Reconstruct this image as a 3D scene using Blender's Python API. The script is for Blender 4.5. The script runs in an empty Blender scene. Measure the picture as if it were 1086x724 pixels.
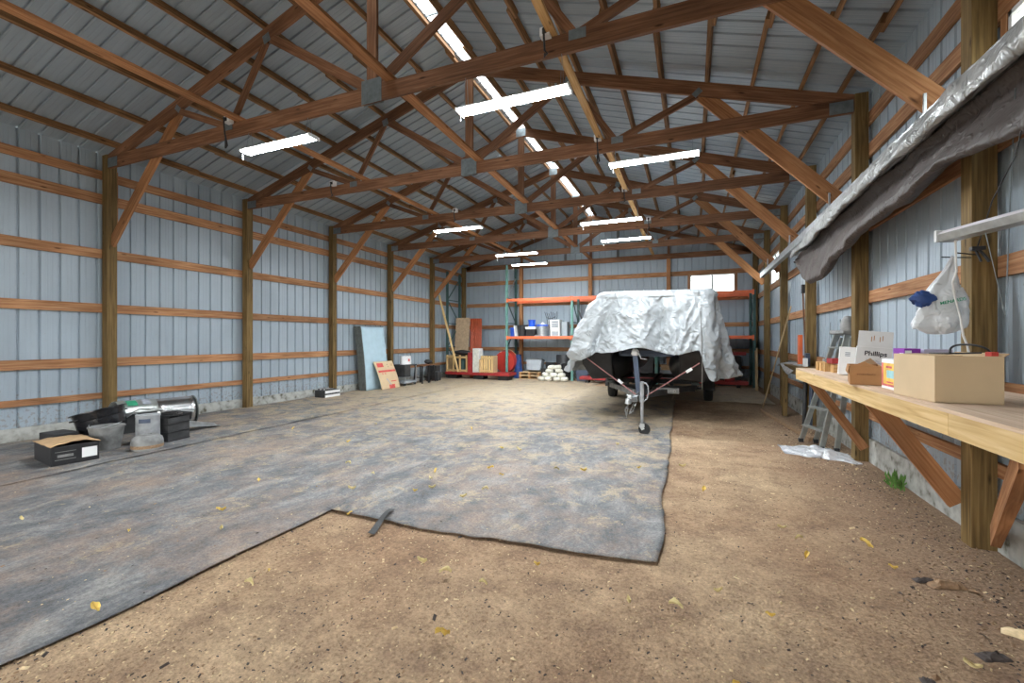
import bpy, bmesh, math, random
from mathutils import Vector, Matrix, noise
random.seed(7)
S = bpy.context.scene
COL = S.collection
PI = math.pi
R = math.radians

# ------------------------------------------------------------------ materials
def new_mat(name):
    m = bpy.data.materials.new(name); m.use_nodes = True
    nt = m.node_tree; b = nt.nodes['Principled BSDF']
    return m, nt, b
def N(nt, t, **kw):
    n = nt.nodes.new(t)
    for k, v in kw.items(): setattr(n, k, v)
    return n
def ramp(nt, stops):
    r = N(nt, 'ShaderNodeValToRGB')
    e = r.color_ramp.elements
    e[0].position = stops[0][0]; e[0].color = (*stops[0][1], 1)
    e[1].position = stops[1][0]; e[1].color = (*stops[1][1], 1)
    for p, c in stops[2:]:
        x = e.new(p); x.color = (*c, 1)
    return r
def flat(name, c, rough=.6, metal=0, var=.12, scale=8, bump=0, bscale=60, spec=None, coat=0):
    """a plain surface with slight procedural unevenness"""
    m, nt, b = new_mat(name); L = nt.links
    tc = N(nt, 'ShaderNodeTexCoord')
    n = N(nt, 'ShaderNodeTexNoise'); n.inputs['Scale'].default_value = scale; n.inputs['Detail'].default_value = 6
    L.new(tc.outputs['Object'], n.inputs['Vector'])
    lo = tuple(max(0, x * (1 - var)) for x in c); hi = tuple(min(1, x * (1 + var)) for x in c)
    r = ramp(nt, [(.3, lo), (.7, hi)]); L.new(n.outputs['Fac'], r.inputs['Fac'])
    L.new(r.outputs['Color'], b.inputs['Base Color'])
    b.inputs['Roughness'].default_value = rough; b.inputs['Metallic'].default_value = metal
    if spec is not None: b.inputs['Specular IOR Level'].default_value = spec
    if coat: b.inputs['Coat Weight'].default_value = coat
    if bump:
        n2 = N(nt, 'ShaderNodeTexNoise'); n2.inputs['Scale'].default_value = bscale; n2.inputs['Detail'].default_value = 4
        L.new(tc.outputs['Object'], n2.inputs['Vector'])
        bp = N(nt, 'ShaderNodeBump'); bp.inputs['Strength'].default_value = bump; bp.inputs['Distance'].default_value = .02
        L.new(n2.outputs['Fac'], bp.inputs['Height']); L.new(bp.outputs['Normal'], b.inputs['Normal'])
    return m
def wood(name, dark, mid, light, rough=.75, knots=True, spec=.25, blotch=.35):
    """grain that runs along each board (UV u = metres along the board, v = across)"""
    m, nt, b = new_mat(name); L = nt.links
    uv = N(nt, 'ShaderNodeUVMap')
    mp = N(nt, 'ShaderNodeMapping'); mp.inputs['Scale'].default_value = (1.2, 28, 1)
    L.new(uv.outputs['UV'], mp.inputs['Vector'])
    n = N(nt, 'ShaderNodeTexNoise'); n.inputs['Scale'].default_value = 1.6; n.inputs['Detail'].default_value = 7; n.inputs['Distortion'].default_value = .6
    L.new(mp.outputs['Vector'], n.inputs['Vector'])
    r = ramp(nt, [(.28, dark), (.72, light), (.5, mid)]); L.new(n.outputs['Fac'], r.inputs['Fac'])
    mp2 = N(nt, 'ShaderNodeMapping'); mp2.inputs['Scale'].default_value = (1.1, 3, 1); L.new(uv.outputs['UV'], mp2.inputs['Vector'])
    n2 = N(nt, 'ShaderNodeTexNoise'); n2.inputs['Scale'].default_value = 1.3; n2.inputs['Detail'].default_value = 5
    L.new(mp2.outputs['Vector'], n2.inputs['Vector'])
    r2 = ramp(nt, [(.3, (1 - blotch,) * 3), (.7, (1 + blotch * .4,) * 3)]); L.new(n2.outputs['Fac'], r2.inputs['Fac'])
    mx = N(nt, 'ShaderNodeMix', data_type='RGBA', blend_type='MULTIPLY'); mx.inputs['Factor'].default_value = 1
    L.new(r.outputs['Color'], mx.inputs[6]); L.new(r2.outputs['Color'], mx.inputs[7])
    out = mx.outputs[2]
    if knots:
        mp3 = N(nt, 'ShaderNodeMapping'); mp3.inputs['Scale'].default_value = (1.6, 6, 1); L.new(uv.outputs['UV'], mp3.inputs['Vector'])
        v = N(nt, 'ShaderNodeTexVoronoi'); v.inputs['Scale'].default_value = 1.5; L.new(mp3.outputs['Vector'], v.inputs['Vector'])
        r3 = ramp(nt, [(.05, (1, 1, 1)), (.13, (0, 0, 0))]); L.new(v.outputs['Distance'], r3.inputs['Fac'])
        mk = N(nt, 'ShaderNodeMix', data_type='RGBA'); L.new(r3.outputs['Color'], mk.inputs[0])
        L.new(out, mk.inputs[6]); mk.inputs[7].default_value = (*[x * .45 for x in dark], 1)
        out = mk.outputs[2]
    oi = N(nt, 'ShaderNodeObjectInfo')
    hs = N(nt, 'ShaderNodeHueSaturation')
    mr = N(nt, 'ShaderNodeMapRange'); mr.inputs['To Min'].default_value = .82; mr.inputs['To Max'].default_value = 1.2
    L.new(oi.outputs['Random'], mr.inputs['Value']); L.new(mr.outputs['Result'], hs.inputs['Value'])
    L.new(out, hs.inputs['Color']); L.new(hs.outputs['Color'], b.inputs['Base Color'])
    b.inputs['Roughness'].default_value = rough; b.inputs['Specular IOR Level'].default_value = spec
    bp = N(nt, 'ShaderNodeBump'); bp.inputs['Strength'].default_value = .25; bp.inputs['Distance'].default_value = .004
    L.new(n.outputs['Fac'], bp.inputs['Height']); L.new(bp.outputs['Normal'], b.inputs['Normal'])
    return m
def emit(name, c, s):
    m, nt, b = new_mat(name)
    b.inputs['Base Color'].default_value = (*c, 1); b.inputs['Emission Color'].default_value = (*c, 1); b.inputs['Emission Strength'].default_value = s
    return m

M = {}
M['girt'] = wood('fir board', (.23, .095, .04), (.39, .19, .09), (.52, .30, .16))
M['truss'] = wood('dark fir', (.115, .05, .025), (.19, .088, .045), (.27, .14, .078), blotch=.35)
M['knee'] = wood('orange fir', (.25, .10, .04), (.38, .175, .075), (.49, .25, .12))
M['post'] = wood('treated post', (.085, .052, .018), (.165, .105, .04), (.25, .165, .065))
M['purlin'] = wood('purlin', (.13, .06, .025), (.26, .135, .06), (.38, .21, .10))
M['pale'] = wood('pale pine', (.52, .33, .13), (.68, .47, .22), (.80, .60, .32), blotch=.12)
M['ply'] = wood('bench plywood', (.42, .29, .2), (.52, .38, .27), (.62, .47, .35), knots=False, blotch=.15)
M['crate'] = wood('crate pine', (.40, .26, .12), (.56, .40, .22), (.68, .52, .32), blotch=.15)
M['gold'] = wood('newer pine', (.38, .2, .07), (.54, .32, .13), (.66, .43, .20), blotch=.15)

def steel(name, c, dirt=(0.25, .2, .15), rough=.38, lowdirt=True):
    m, nt, b = new_mat(name); L = nt.links
    tc = N(nt, 'ShaderNodeTexCoord'); g = N(nt, 'ShaderNodeNewGeometry')
    n = N(nt, 'ShaderNodeTexNoise'); n.inputs['Scale'].default_value = 1.1; n.inputs['Detail'].default_value = 6
    L.new(g.outputs['Position'], n.inputs['Vector'])
    r = ramp(nt, [(.3, tuple(x * .9 for x in c)), (.7, tuple(x * 1.08 for x in c))]); L.new(n.outputs['Fac'], r.inputs['Fac'])
    # splashed mud, only close to the ground
    n2 = N(nt, 'ShaderNodeTexNoise'); n2.inputs['Scale'].default_value = 22; n2.inputs['Detail'].default_value = 8; L.new(g.outputs['Position'], n2.inputs['Vector'])
    sp = N(nt, 'ShaderNodeSeparateXYZ'); L.new(g.outputs['Position'], sp.inputs['Vector'])
    mr = N(nt, 'ShaderNodeMapRange'); mr.inputs['From Min'].default_value = 0; mr.inputs['From Max'].default_value = .9
    mr.inputs['To Min'].default_value = .47; mr.inputs['To Max'].default_value = .72
    L.new(sp.outputs['Z'], mr.inputs['Value'])
    gt = N(nt, 'ShaderNodeMath', operation='GREATER_THAN'); L.new(n2.outputs['Fac'], gt.inputs[0]); L.new(mr.outputs['Result'], gt.inputs[1])
    mu = N(nt, 'ShaderNodeMath', operation='MULTIPLY'); L.new(gt.outputs[0], mu.inputs[0]); mu.inputs[1].default_value = .5 if lowdirt else 0
    mx = N(nt, 'ShaderNodeMix', data_type='RGBA'); L.new(mu.outputs[0], mx.inputs[0]); L.new(r.outputs['Color'], mx.inputs[6]); mx.inputs[7].default_value = (*dirt, 1)
    L.new(mx.outputs[2], b.inputs['Base Color'])
    n3 = N(nt, 'ShaderNodeTexNoise'); n3.inputs['Scale'].default_value = 5; n3.inputs['Detail'].default_value = 4; L.new(g.outputs['Position'], n3.inputs['Vector'])
    mr2 = N(nt, 'ShaderNodeMapRange'); mr2.inputs['To Min'].default_value = rough - .08; mr2.inputs['To Max'].default_value = rough + .12
    L.new(n3.outputs['Fac'], mr2.inputs['Value']); L.new(mr2.outputs['Result'], b.inputs['Roughness'])
    b.inputs['Metallic'].default_value = .0; b.inputs['Specular IOR Level'].default_value = .45
    bp = N(nt, 'ShaderNodeBump'); bp.inputs['Strength'].default_value = .12; bp.inputs['Distance'].default_value = .03
    L.new(n3.outputs['Fac'], bp.inputs['Height']); L.new(bp.outputs['Normal'], b.inputs['Normal'])
    return m
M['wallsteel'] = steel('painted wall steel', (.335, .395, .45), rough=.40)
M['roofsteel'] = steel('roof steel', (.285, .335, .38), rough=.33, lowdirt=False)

def skirt_mat():
    m, nt, b = new_mat('peeling skirt board'); L = nt.links
    g = N(nt, 'ShaderNodeNewGeometry')
    n = N(nt, 'ShaderNodeTexNoise'); n.inputs['Scale'].default_value = 9; n.inputs['Detail'].default_value = 9; L.new(g.outputs['Position'], n.inputs['Vector'])
    r = ramp(nt, [(.30, (.10, .09, .06)), (.60, (.46, .46, .43)), (.42, (.33, .33, .30))]); L.new(n.outputs['Fac'], r.inputs['Fac'])
    L.new(r.outputs['Color'], b.inputs['Base Color']); b.inputs['Roughness'].default_value = .9
    return m
M['skirt'] = skirt_mat()

def floor_mat():
    m, nt, b = new_mat('sawdust and dirt'); L = nt.links
    g = N(nt, 'ShaderNodeNewGeometry')
    def tex(scale, det, rough=.6):
        n = N(nt, 'ShaderNodeTexNoise'); n.inputs['Scale'].default_value = scale; n.inputs['Detail'].default_value = det; n.inputs['Roughness'].default_value = rough
        L.new(g.outputs['Position'], n.inputs['Vector']); return n
    big = tex(.55, 5); mid = tex(3.2, 8, .7); fine = tex(46, 10, .85); v = N(nt, 'ShaderNodeTexVoronoi'); v.inputs['Scale'].default_value = 55; L.new(g.outputs['Position'], v.inputs['Vector'])
    r = ramp(nt, [(.28, (.27, .195, .15)), (.72, (.60, .465, .335)), (.5, (.44, .335, .24))]); L.new(mid.outputs['Fac'], r.inputs['Fac'])
    r2 = ramp(nt, [(.36, (.78, .66, .58)), (.62, (1.12, 1.06, .95))]); L.new(big.outputs['Fac'], r2.inputs['Fac'])
    mx = N(nt, 'ShaderNodeMix', data_type='RGBA', blend_type='MULTIPLY'); mx.inputs['Factor'].default_value = 1
    L.new(r.outputs['Color'], mx.inputs[6]); L.new(r2.outputs['Color'], mx.inputs[7])
    r3 = ramp(nt, [(.3, (.33, .29, .26)), (.7, (1.55, 1.5, 1.42)), (.5, (.96, .96, .96))]); L.new(fine.outputs['Fac'], r3.inputs['Fac'])
    mx2 = N(nt, 'ShaderNodeMix', data_type='RGBA', blend_type='MULTIPLY'); mx2.inputs['Factor'].default_value = 1
    L.new(mx.outputs[2], mx2.inputs[6]); L.new(r3.outputs['Color'], mx2.inputs[7])
    # reddish brown earth beside the walls and where the sawdust is thin
    sp = N(nt, 'ShaderNodeSeparateXYZ'); L.new(g.outputs['Position'], sp.inputs['Vector'])
    mr = N(nt, 'ShaderNodeMapRange'); mr.inputs['From Min'].default_value = .7; mr.inputs['From Max'].default_value = 1.7; L.new(sp.outputs['X'], mr.inputs['Value'])
    ad = N(nt, 'ShaderNodeMath', operation='ADD'); L.new(mr.outputs['Result'], ad.inputs[0])
    mm = N(nt, 'ShaderNodeMath', operation='MULTIPLY_ADD'); L.new(mid.outputs['Fac'], mm.inputs[0]); mm.inputs[1].default_value = 2.2; mm.inputs[2].default_value = -1.35
    L.new(mm.outputs[0], ad.inputs[1]); ad.use_clamp = True
    mu = N(nt, 'ShaderNodeMath', operation='MULTIPLY'); L.new(ad.outputs[0], mu.inputs[0]); mu.inputs[1].default_value = .75
    mx3 = N(nt, 'ShaderNodeMix', data_type='RGBA'); L.new(mu.outputs[0], mx3.inputs[0]); L.new(mx2.outputs[2], mx3.inputs[6])
    r4 = ramp(nt, [(.3, (.10, .065, .045)), (.7, (.34, .235, .17))]); L.new(fine.outputs['Fac'], r4.inputs['Fac']); L.new(r4.outputs['Color'], mx3.inputs[7])
    L.new(mx3.outputs[2], b.inputs['Base Color']); b.inputs['Roughness'].default_value = .95; b.inputs['Specular IOR Level'].default_value = .15
    bp = N(nt, 'ShaderNodeBump'); bp.inputs['Strength'].default_value = .8; bp.inputs['Distance'].default_value = .012
    ad2 = N(nt, 'ShaderNodeMath', operation='ADD'); L.new(fine.outputs['Fac'], ad2.inputs[0]); L.new(v.outputs['Distance'], ad2.inputs[1])
    L.new(ad2.outputs[0], bp.inputs['Height']); L.new(bp.outputs['Normal'], b.inputs['Normal'])
    return m
M['floor'] = floor_mat()

def cloth_mat():
    m, nt, b = new_mat('dusty landscape fabric'); L = nt.links
    g = N(nt, 'ShaderNodeNewGeometry')
    def tex(scale, det, rough=.6, vec=None, dist=0):
        n = N(nt, 'ShaderNodeTexNoise'); n.inputs['Scale'].default_value = scale; n.inputs['Detail'].default_value = det; n.inputs['Roughness'].default_value = rough; n.inputs['Distortion'].default_value = dist
        L.new(vec or g.outputs['Position'], n.inputs['Vector']); return n
    mp = N(nt, 'ShaderNodeMapping'); mp.inputs['Scale'].default_value = (1, .55, 1); mp.inputs['Rotation'].default_value = (0, 0, .3); L.new(g.outputs['Position'], mp.inputs['Vector'])
    a = tex(3.4, 12, .80, mp.outputs['Vector'], .5); fine = tex(60, 8, .8); red = tex(.8, 10, .8); saw = tex(2.3, 14, .86, None, .3)
    r = ramp(nt, [(.36, (.072, .075, .08)), (.64, (.31, .295, .275)), (.5, (.15, .153, .16))]); L.new(a.outputs['Fac'], r.inputs['Fac'])
    rr = ramp(nt, [(.46, (0, 0, 0)), (.66, (1, 1, 1))]); L.new(red.outputs['Fac'], rr.inputs['Fac'])
    mr_ = N(nt, 'ShaderNodeMath', operation='MULTIPLY'); L.new(rr.outputs['Color'], mr_.inputs[0]); mr_.inputs[1].default_value = .85
    mx = N(nt, 'ShaderNodeMix', data_type='RGBA'); L.new(mr_.outputs[0], mx.inputs[0]); L.new(r.outputs['Color'], mx.inputs[6]); mx.inputs[7].default_value = (.34, .235, .17, 1)
    # more sawdust further in
    sp = N(nt, 'ShaderNodeSeparateXYZ'); L.new(g.outputs['Position'], sp.inputs['Vector'])
    mr = N(nt, 'ShaderNodeMapRange'); mr.inputs['From Min'].default_value = 2; mr.inputs['From Max'].default_value = 11; mr.inputs['To Min'].default_value = -.06; mr.inputs['To Max'].default_value = .09
    L.new(sp.outputs['Y'], mr.inputs['Value'])
    ad = N(nt, 'ShaderNodeMath', operation='ADD'); L.new(saw.outputs['Fac'], ad.inputs[0]); L.new(mr.outputs['Result'], ad.inputs[1])
    rs = ramp(nt, [(.50, (0, 0, 0)), (.565, (1, 1, 1))]); L.new(ad.outputs[0], rs.inputs['Fac'])
    ms = N(nt, 'ShaderNodeMath', operation='MULTIPLY'); L.new(rs.outputs['Color'], ms.inputs[0]); ms.inputs[1].default_value = .8
    mx2 = N(nt, 'ShaderNodeMix', data_type='RGBA'); L.new(ms.outputs[0], mx2.inputs[0]); L.new(mx.outputs[2], mx2.inputs[6]); mx2.inputs[7].default_value = (.43, .335, .215, 1)
    r3 = ramp(nt, [(.3, (.45, .45, .45)), (.7, (1.5, 1.5, 1.5))]); L.new(fine.outputs['Fac'], r3.inputs['Fac'])
    mx3 = N(nt, 'ShaderNodeMix', data_type='RGBA', blend_type='MULTIPLY'); mx3.inputs['Factor'].default_value = 1
    L.new(mx2.outputs[2], mx3.inputs[6]); L.new(r3.outputs['Color'], mx3.inputs[7])
    L.new(mx3.outputs[2], b.inputs['Base Color']); b.inputs['Roughness'].default_value = .72
    bp = N(nt, 'ShaderNodeBump'); bp.inputs['Strength'].default_value = .7; bp.inputs['Distance'].default_value = .015
    L.new(a.outputs['Fac'], bp.inputs['Height']); L.new(bp.outputs['Normal'], b.inputs['Normal'])
    return m
M['cloth'] = cloth_mat()

def tarp_mat(name, c, rough, bump, scale=9):
    m, nt, b = new_mat(name); L = nt.links
    tc = N(nt, 'ShaderNodeTexCoord')
    n = N(nt, 'ShaderNodeTexNoise'); n.inputs['Scale'].default_value = scale; n.inputs['Detail'].default_value = 9; n.inputs['Distortion'].default_value = 1.4
    n.noise_type = 'RIDGED_MULTIFRACTAL'; n.normalize = True
    L.new(tc.outputs['Object'], n.inputs['Vector'])
    n2 = N(nt, 'ShaderNodeTexNoise'); n2.inputs['Scale'].default_value = 4; n2.inputs['Detail'].default_value = 6; L.new(tc.outputs['Object'], n2.inputs['Vector'])
    r = ramp(nt, [(.3, tuple(x * .86 for x in c)), (.7, tuple(min(1, x * 1.08) for x in c))]); L.new(n2.outputs['Fac'], r.inputs['Fac'])
    L.new(r.outputs['Color'], b.inputs['Base Color']); b.inputs['Roughness'].default_value = rough
    bp = N(nt, 'ShaderNodeBump'); bp.inputs['Strength'].default_value = bump; bp.inputs['Distance'].default_value = .03
    L.new(n.outputs['Fac'], bp.inputs['Height']); L.new(bp.outputs['Normal'], b.inputs['Normal'])
    return m
M['silver'] = tarp_mat('silver tarp', (.47, .50, .52), .40, 1.0, 7)
M['silver'].node_tree.nodes['Principled BSDF'].inputs['Metallic'].default_value = .08
M['silver2'] = tarp_mat('weathered silver tarp', (.34, .345, .34), .32, 1.0, 12)
M['browntarp'] = tarp_mat('brown tarp side', (.06, .044, .037), .6, .6, 12)
M['plastic'] = tarp_mat('clear film', (.75, .77, .8), .25, .8, 16); M['plastic'].node_tree.nodes['Principled BSDF'].inputs['Transmission Weight'].default_value = .45
M['white_plastic_bag'] = tarp_mat('white bag film', (.72, .74, .76), .35, .5, 16)

M['plate'] = flat('galvanised plate', (.20, .23, .245), .45, .6, .2, 20)
M['galv'] = flat('galvanised metal', (.50, .52, .53), .35, .8, .2, 14)
M['alu'] = flat('aluminium', (.42, .44, .42), .38, .75, .15, 10)
M['chrome'] = flat('stainless steel', (.62, .62, .62), .22, 1, .12, 6, .1, 8)
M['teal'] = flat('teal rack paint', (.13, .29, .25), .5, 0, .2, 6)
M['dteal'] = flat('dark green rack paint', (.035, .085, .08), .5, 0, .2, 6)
M['orange'] = flat('orange beam paint', (.74, .16, .06), .5, 0, .15, 5)
M['red'] = flat('dull red paint', (.33, .025, .025), .5, 0, .2, 6)
M['redbright'] = flat('red plastic', (.55, .05, .035), .45, 0, .12, 5)
M['black'] = flat('black plastic', (.018, .018, .02), .45, 0, .3, 10)
M['dblack'] = flat('faded black', (.035, .035, .036), .65, 0, .35, 8)
M['rubber'] = flat('rubber', (.02, .02, .02), .75, 0, .3, 20)
M['hull'] = flat('dark hull', (.028, .028, .03), .35, .2, .35, 4, .1, 10)
M['winch'] = flat('blue grey post paint', (.065, .085, .13), .5, .2, .2, 6)
M['blue'] = flat('blue plastic', (.02, .10, .62), .35, 0, .1, 5)
M['dblue'] = flat('dark blue tarp', (.02, .06, .22), .6, 0, .3, 8, .4, 12)
M['white'] = flat('white plastic', (.78, .78, .78), .4, 0, .05, 5)
M['greyp'] = flat('grey plastic', (.35, .38, .41), .5, 0, .12, 5)
M['dgrey'] = flat('dark grey foam', (.115, .125, .118), .95, 0, .2, 12, .3, 40)
M['foam'] = flat('pale blue foam', (.40, .54, .62), .9, 0, .06, 6, .15, 6)
M['card'] = flat('cardboard', (.50, .34, .19), .85, 0, .06, 6)
M['cardlight'] = flat('light cardboard', (.60, .45, .28), .85, 0, .05, 5)
M['carddark'] = flat('brown cardboard', (.40, .20, .08), .85, 0, .1, 7)
M['cardwhite'] = flat('white cardboard', (.60, .60, .59), .8, 0, .05, 5)
M['cardflap'] = flat('dusty cardboard', (.52, .34, .18), .9, 0, .15, 9)
M['paper'] = flat('white paper', (.8, .8, .8), .8, 0, .03, 5)
M['ink'] = flat('black ink', (.03, .03, .035), .8, 0, .1, 5)
M['brownink'] = flat('brown ink', (.16, .07, .03), .8, 0, .1, 5)
M['greyink'] = flat('grey ink', (.35, .37, .42), .8, 0, .1, 5)
M['redink'] = flat('red ink', (.62, .09, .08), .8, 0, .15, 9)
M['purple'] = flat('purple card', (.24, .03, .36), .5, 0, .08, 5)
M['lav'] = flat('lavender card', (.48, .45, .58), .6, 0, .08, 5)
M['pink'] = flat('pink print', (.62, .12, .13), .6, 0, .3, 14)
M['yellow'] = flat('yellow print', (.85, .52, .10), .6, 0, .25, 16)
M['cyan'] = flat('pale cyan print', (.35, .62, .66), .6, 0, .15, 12)
M['greenp'] = flat('green print', (.03, .30, .16), .6, 0, .1, 10)
M['yellowfib'] = flat('yellow green fibreglass', (.50, .52, .10), .5, 0, .15, 8)
M['bagw'] = flat('sand bag cloth', (.68, .66, .58), .9, 0, .15, 10, .4, 30)
M['leaf'] = flat('dry yellow leaf', (.78, .56, .14), .7, 0, .2, 40)
M['leaf2'] = flat('pale dry leaf', (.66, .55, .28), .7, 0, .3, 40)
M['leafg'] = flat('green weed', (.10, .22, .04), .7, 0, .3, 40)
M['enamel'] = flat('speckled black enamel', (.012, .012, .014), .22, 0, .2, 60)
M['dustgrey'] = flat('dusty grey paint', (.24, .24, .235), .7, .1, .35, 9, .4, 18)
M['dustwhite'] = flat('dusty pale paint', (.33, .34, .35), .65, .1, .3, 8)
M['osb'] = flat('oriented strand board', (.46, .33, .21), .85, 0, .2, 14)
M['redrust'] = flat('rust orange sheet', (.36, .065, .022), .55, 0, .25, 5)
M['strapred'] = flat('red and white webbing', (.36, .17, .16), .8, 0, .2, 30)
M['chipdark'] = flat('dark chip', (.07, .055, .05), .9, 0, .4, 40)
M['chipmid'] = flat('brown chip', (.30, .19, .11), .9, 0, .3, 40)
M['chiplight'] = flat('pale chip', (.70, .54, .32), .85, 0, .2, 40)
M['greycloth'] = flat('grey blanket', (.30, .29, .28), .95, 0, .25, 20, .4, 30)
M['diffuser'] = emit('lit diffuser', (.90, .96, 1.0), 80)
M['tube'] = flat('unlit diffuser', (.66, .62, .66), .4, 0, .04, 5)

def glass_mat():
    m = bpy.data.materials.new('window pane'); m.use_nodes = True; nt = m.node_tree; L = nt.links
    nt.nodes.remove(nt.nodes['Principled BSDF'])
    o = nt.nodes['Material Output']; t = N(nt, 'ShaderNodeBsdfTransparent'); t.inputs[0].default_value = (.93, .96, .96, 1)
    gl = N(nt, 'ShaderNodeBsdfGlossy'); gl.inputs['Roughness'].default_value = .05
    mx = N(nt, 'ShaderNodeMixShader'); mx.inputs[0].default_value = .07
    L.new(t.outputs[0], mx.inputs[1]); L.new(gl.outputs[0], mx.inputs[2]); L.new(mx.outputs[0], o.inputs[0]); return m
M['glass'] = glass_mat()
def skylight_mat():
    m = bpy.data.materials.new('translucent ridge panel'); m.use_nodes = True; nt = m.node_tree; L = nt.links
    nt.nodes.remove(nt.nodes['Principled BSDF'])
    o = nt.nodes['Material Output']; t = N(nt, 'ShaderNodeBsdfTransparent'); t.inputs[0].default_value = (.8, .84, .86, 1)
    gl = N(nt, 'ShaderNodeBsdfTranslucent'); gl.inputs['Color'].default_value = (.85, .88, .9, 1)
    mx = N(nt, 'ShaderNodeMixShader'); mx.inputs[0].default_value = .5
    L.new(t.outputs[0], mx.inputs[1]); L.new(gl.outputs[0], mx.inputs[2]); L.new(mx.outputs[0], o.inputs[0]); return m
M['skyl'] = skylight_mat()

# ------------------------------------------------------------------ mesh helpers
XF = {}
class MB:
    def __init__(s): s.v = []; s.f = []; s.uv = []; s.mi = []; s.cur = 0
    def _add(s, vs, fs, uvs=None):
        o = len(s.v); s.v += [Vector(p) for p in vs]
        for k, f in enumerate(fs):
            s.f.append([o + i for i in f]); s.mi.append(s.cur)
            s.uv.append(uvs[k] if uvs else None)
        return s
    def beam(s, p0, p1, w, h, up=(0, 0, 1)):
        """rectangular bar from p0 to p1: w along (axis x up), h along up"""
        p0 = Vector(p0); p1 = Vector(p1); a = (p1 - p0); ln = a.length; a.normalize(); up = Vector(up)
        if abs(a.dot(up.normalized())) > .99: up = Vector((0, 1, 0)) if abs(a.y) < .9 else Vector((1, 0, 0))
        sd = a.cross(up).normalized(); u2 = sd.cross(a).normalized()
        c = []
        for p in (p0, p1):
            for (x, y) in ((-1, -1), (1, -1), (1, 1), (-1, 1)): c.append(p + sd * (x * w / 2) + u2 * (y * h / 2))
        fs = [(0, 1, 5, 4), (1, 2, 6, 5), (2, 3, 7, 6), (3, 0, 4, 7), (3, 2, 1, 0), (4, 5, 6, 7)]
        ru = random.random() * 50; rv = random.random() * 9; uvs = []; acc = 0
        for k in range(4):
            d = w if k % 2 == 0 else h
            uvs.append([(ru, rv + acc), (ru, rv + acc + d), (ru + ln, rv + acc + d), (ru + ln, rv + acc)]); acc += d + .3
        uvs += [[(ru, rv), (ru, rv + w), (ru + .01, rv + w), (ru + .01, rv)]] * 2
        return s._add(c, fs, uvs)
    def box(s, x0, x1, y0, y1, z0, z1, M4=None):
        d = (x1 - x0, y1 - y0, z1 - z0); ax = max(range(3), key=lambda i: d[i])
        cx, cy, cz = (x0 + x1) / 2, (y0 + y1) / 2, (z0 + z1) / 2
        n0 = len(s.v)
        if ax == 0: s.beam((x0, cy, cz), (x1, cy, cz), d[1], d[2])
        elif ax == 1: s.beam((cx, y0, cz), (cx, y1, cz), d[0], d[2])
        else: s.beam((cx, cy, z0), (cx, cy, z1), d[0], d[1], (0, 1, 0))
        if M4 is not None:
            for i in range(n0, len(s.v)): s.v[i] = M4 @ s.v[i]
        return s
    def cyl(s, p0, p1, r0, r1=None, n=16, caps=True):
        r1 = r0 if r1 is None else r1
        p0 = Vector(p0); p1 = Vector(p1); a = (p1 - p0).normalized()
        t = Vector((0, 0, 1)) if abs(a.z) < .9 else Vector((1, 0, 0)); x = a.cross(t).normalized(); y = a.cross(x)
        vs = []; ln = (p1 - p0).length
        for p, r in ((p0, r0), (p1, r1)):
            for k in range(n): vs.append(p + (x * math.cos(2 * PI * k / n) + y * math.sin(2 * PI * k / n)) * r)
        fs = [(k, (k + 1) % n, n + (k + 1) % n, n + k) for k in range(n)]
        uvs = [[(0, k / n), (0, (k + 1) / n), (ln, (k + 1) / n), (ln, k / n)] for k in range(n)]
        if caps: fs += [tuple(range(n))[::-1], tuple(range(n, 2 * n))]; uvs += [None, None]
        return s._add(vs, fs, uvs)
    def tube(s, pts, r, n=6):
        pts = [Vector(p) for p in pts]
        vs = []; m = len(pts); px = None
        for i, p in enumerate(pts):
            a = (pts[min(i + 1, m - 1)] - pts[max(i - 1, 0)]).normalized()
            t = Vector((0, 0, 1)) if abs(a.z) < .9 else Vector((1, 0, 0))
            x = a.cross(t).normalized() if px is None else (px - a * px.dot(a)).normalized(); px = x; y = a.cross(x)
            for k in range(n): vs.append(p + (x * math.cos(2 * PI * k / n) + y * math.sin(2 * PI * k / n)) * r)
        fs = [(i * n + k, i * n + (k + 1) % n, (i + 1) * n + (k + 1) % n, (i + 1) * n + k) for i in range(m - 1) for k in range(n)]
        fs += [tuple(range(n))[::-1], tuple(range((m - 1) * n, m * n))]
        return s._add(vs, fs)
    def lathe(s, prof, M4=None, n=28, close=False):
        vs = []; m = len(prof)
        for r, z in prof:
            for k in range(n): vs.append(Vector((r * math.cos(2 * PI * k / n), r * math.sin(2 * PI * k / n), z)))
        fs = [(i * n + k, i * n + (k + 1) % n, (i + 1) * n + (k + 1) % n, (i + 1) * n + k) for i in range(m - 1) for k in range(n)]
        if prof[0][0] > 1e-4 and close: fs.append(tuple(range(n))[::-1])
        if prof[-1][0] > 1e-4 and close: fs.append(tuple(range((m - 1) * n, m * n)))
        if M4 is not None: vs = [M4 @ v for v in vs]
        return s._add(vs, fs)
    def grid(s, fn, nu, nv, wrapu=False):
        vs = [fn(i / (nu if wrapu else nu - 1), j / (nv - 1)) for j in range(nv) for i in range(nu)]
        fs = []
        for j in range(nv - 1):
            for i in range(nu if wrapu else nu - 1):
                fs.append((j * nu + i, j * nu + (i + 1) % nu, (j + 1) * nu + (i + 1) % nu, (j + 1) * nu + i))
        return s._add(vs, fs)
    def prism(s, poly, d0, d1, fn):
        """poly of 2-D points extruded between d0 and d1; fn(a,b,d)->point"""
        n = len(poly); vs = [fn(a, b, d0) for a, b in poly] + [fn(a, b, d1) for a, b in poly]
        fs = [(k, (k + 1) % n, n + (k + 1) % n, n + k) for k in range(n)] + [tuple(range(n))[::-1], tuple(range(n, 2 * n))]
        return s._add(vs, fs)
    def xform(s, M4):
        s.v = [M4 @ v for v in s.v]; return s
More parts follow.
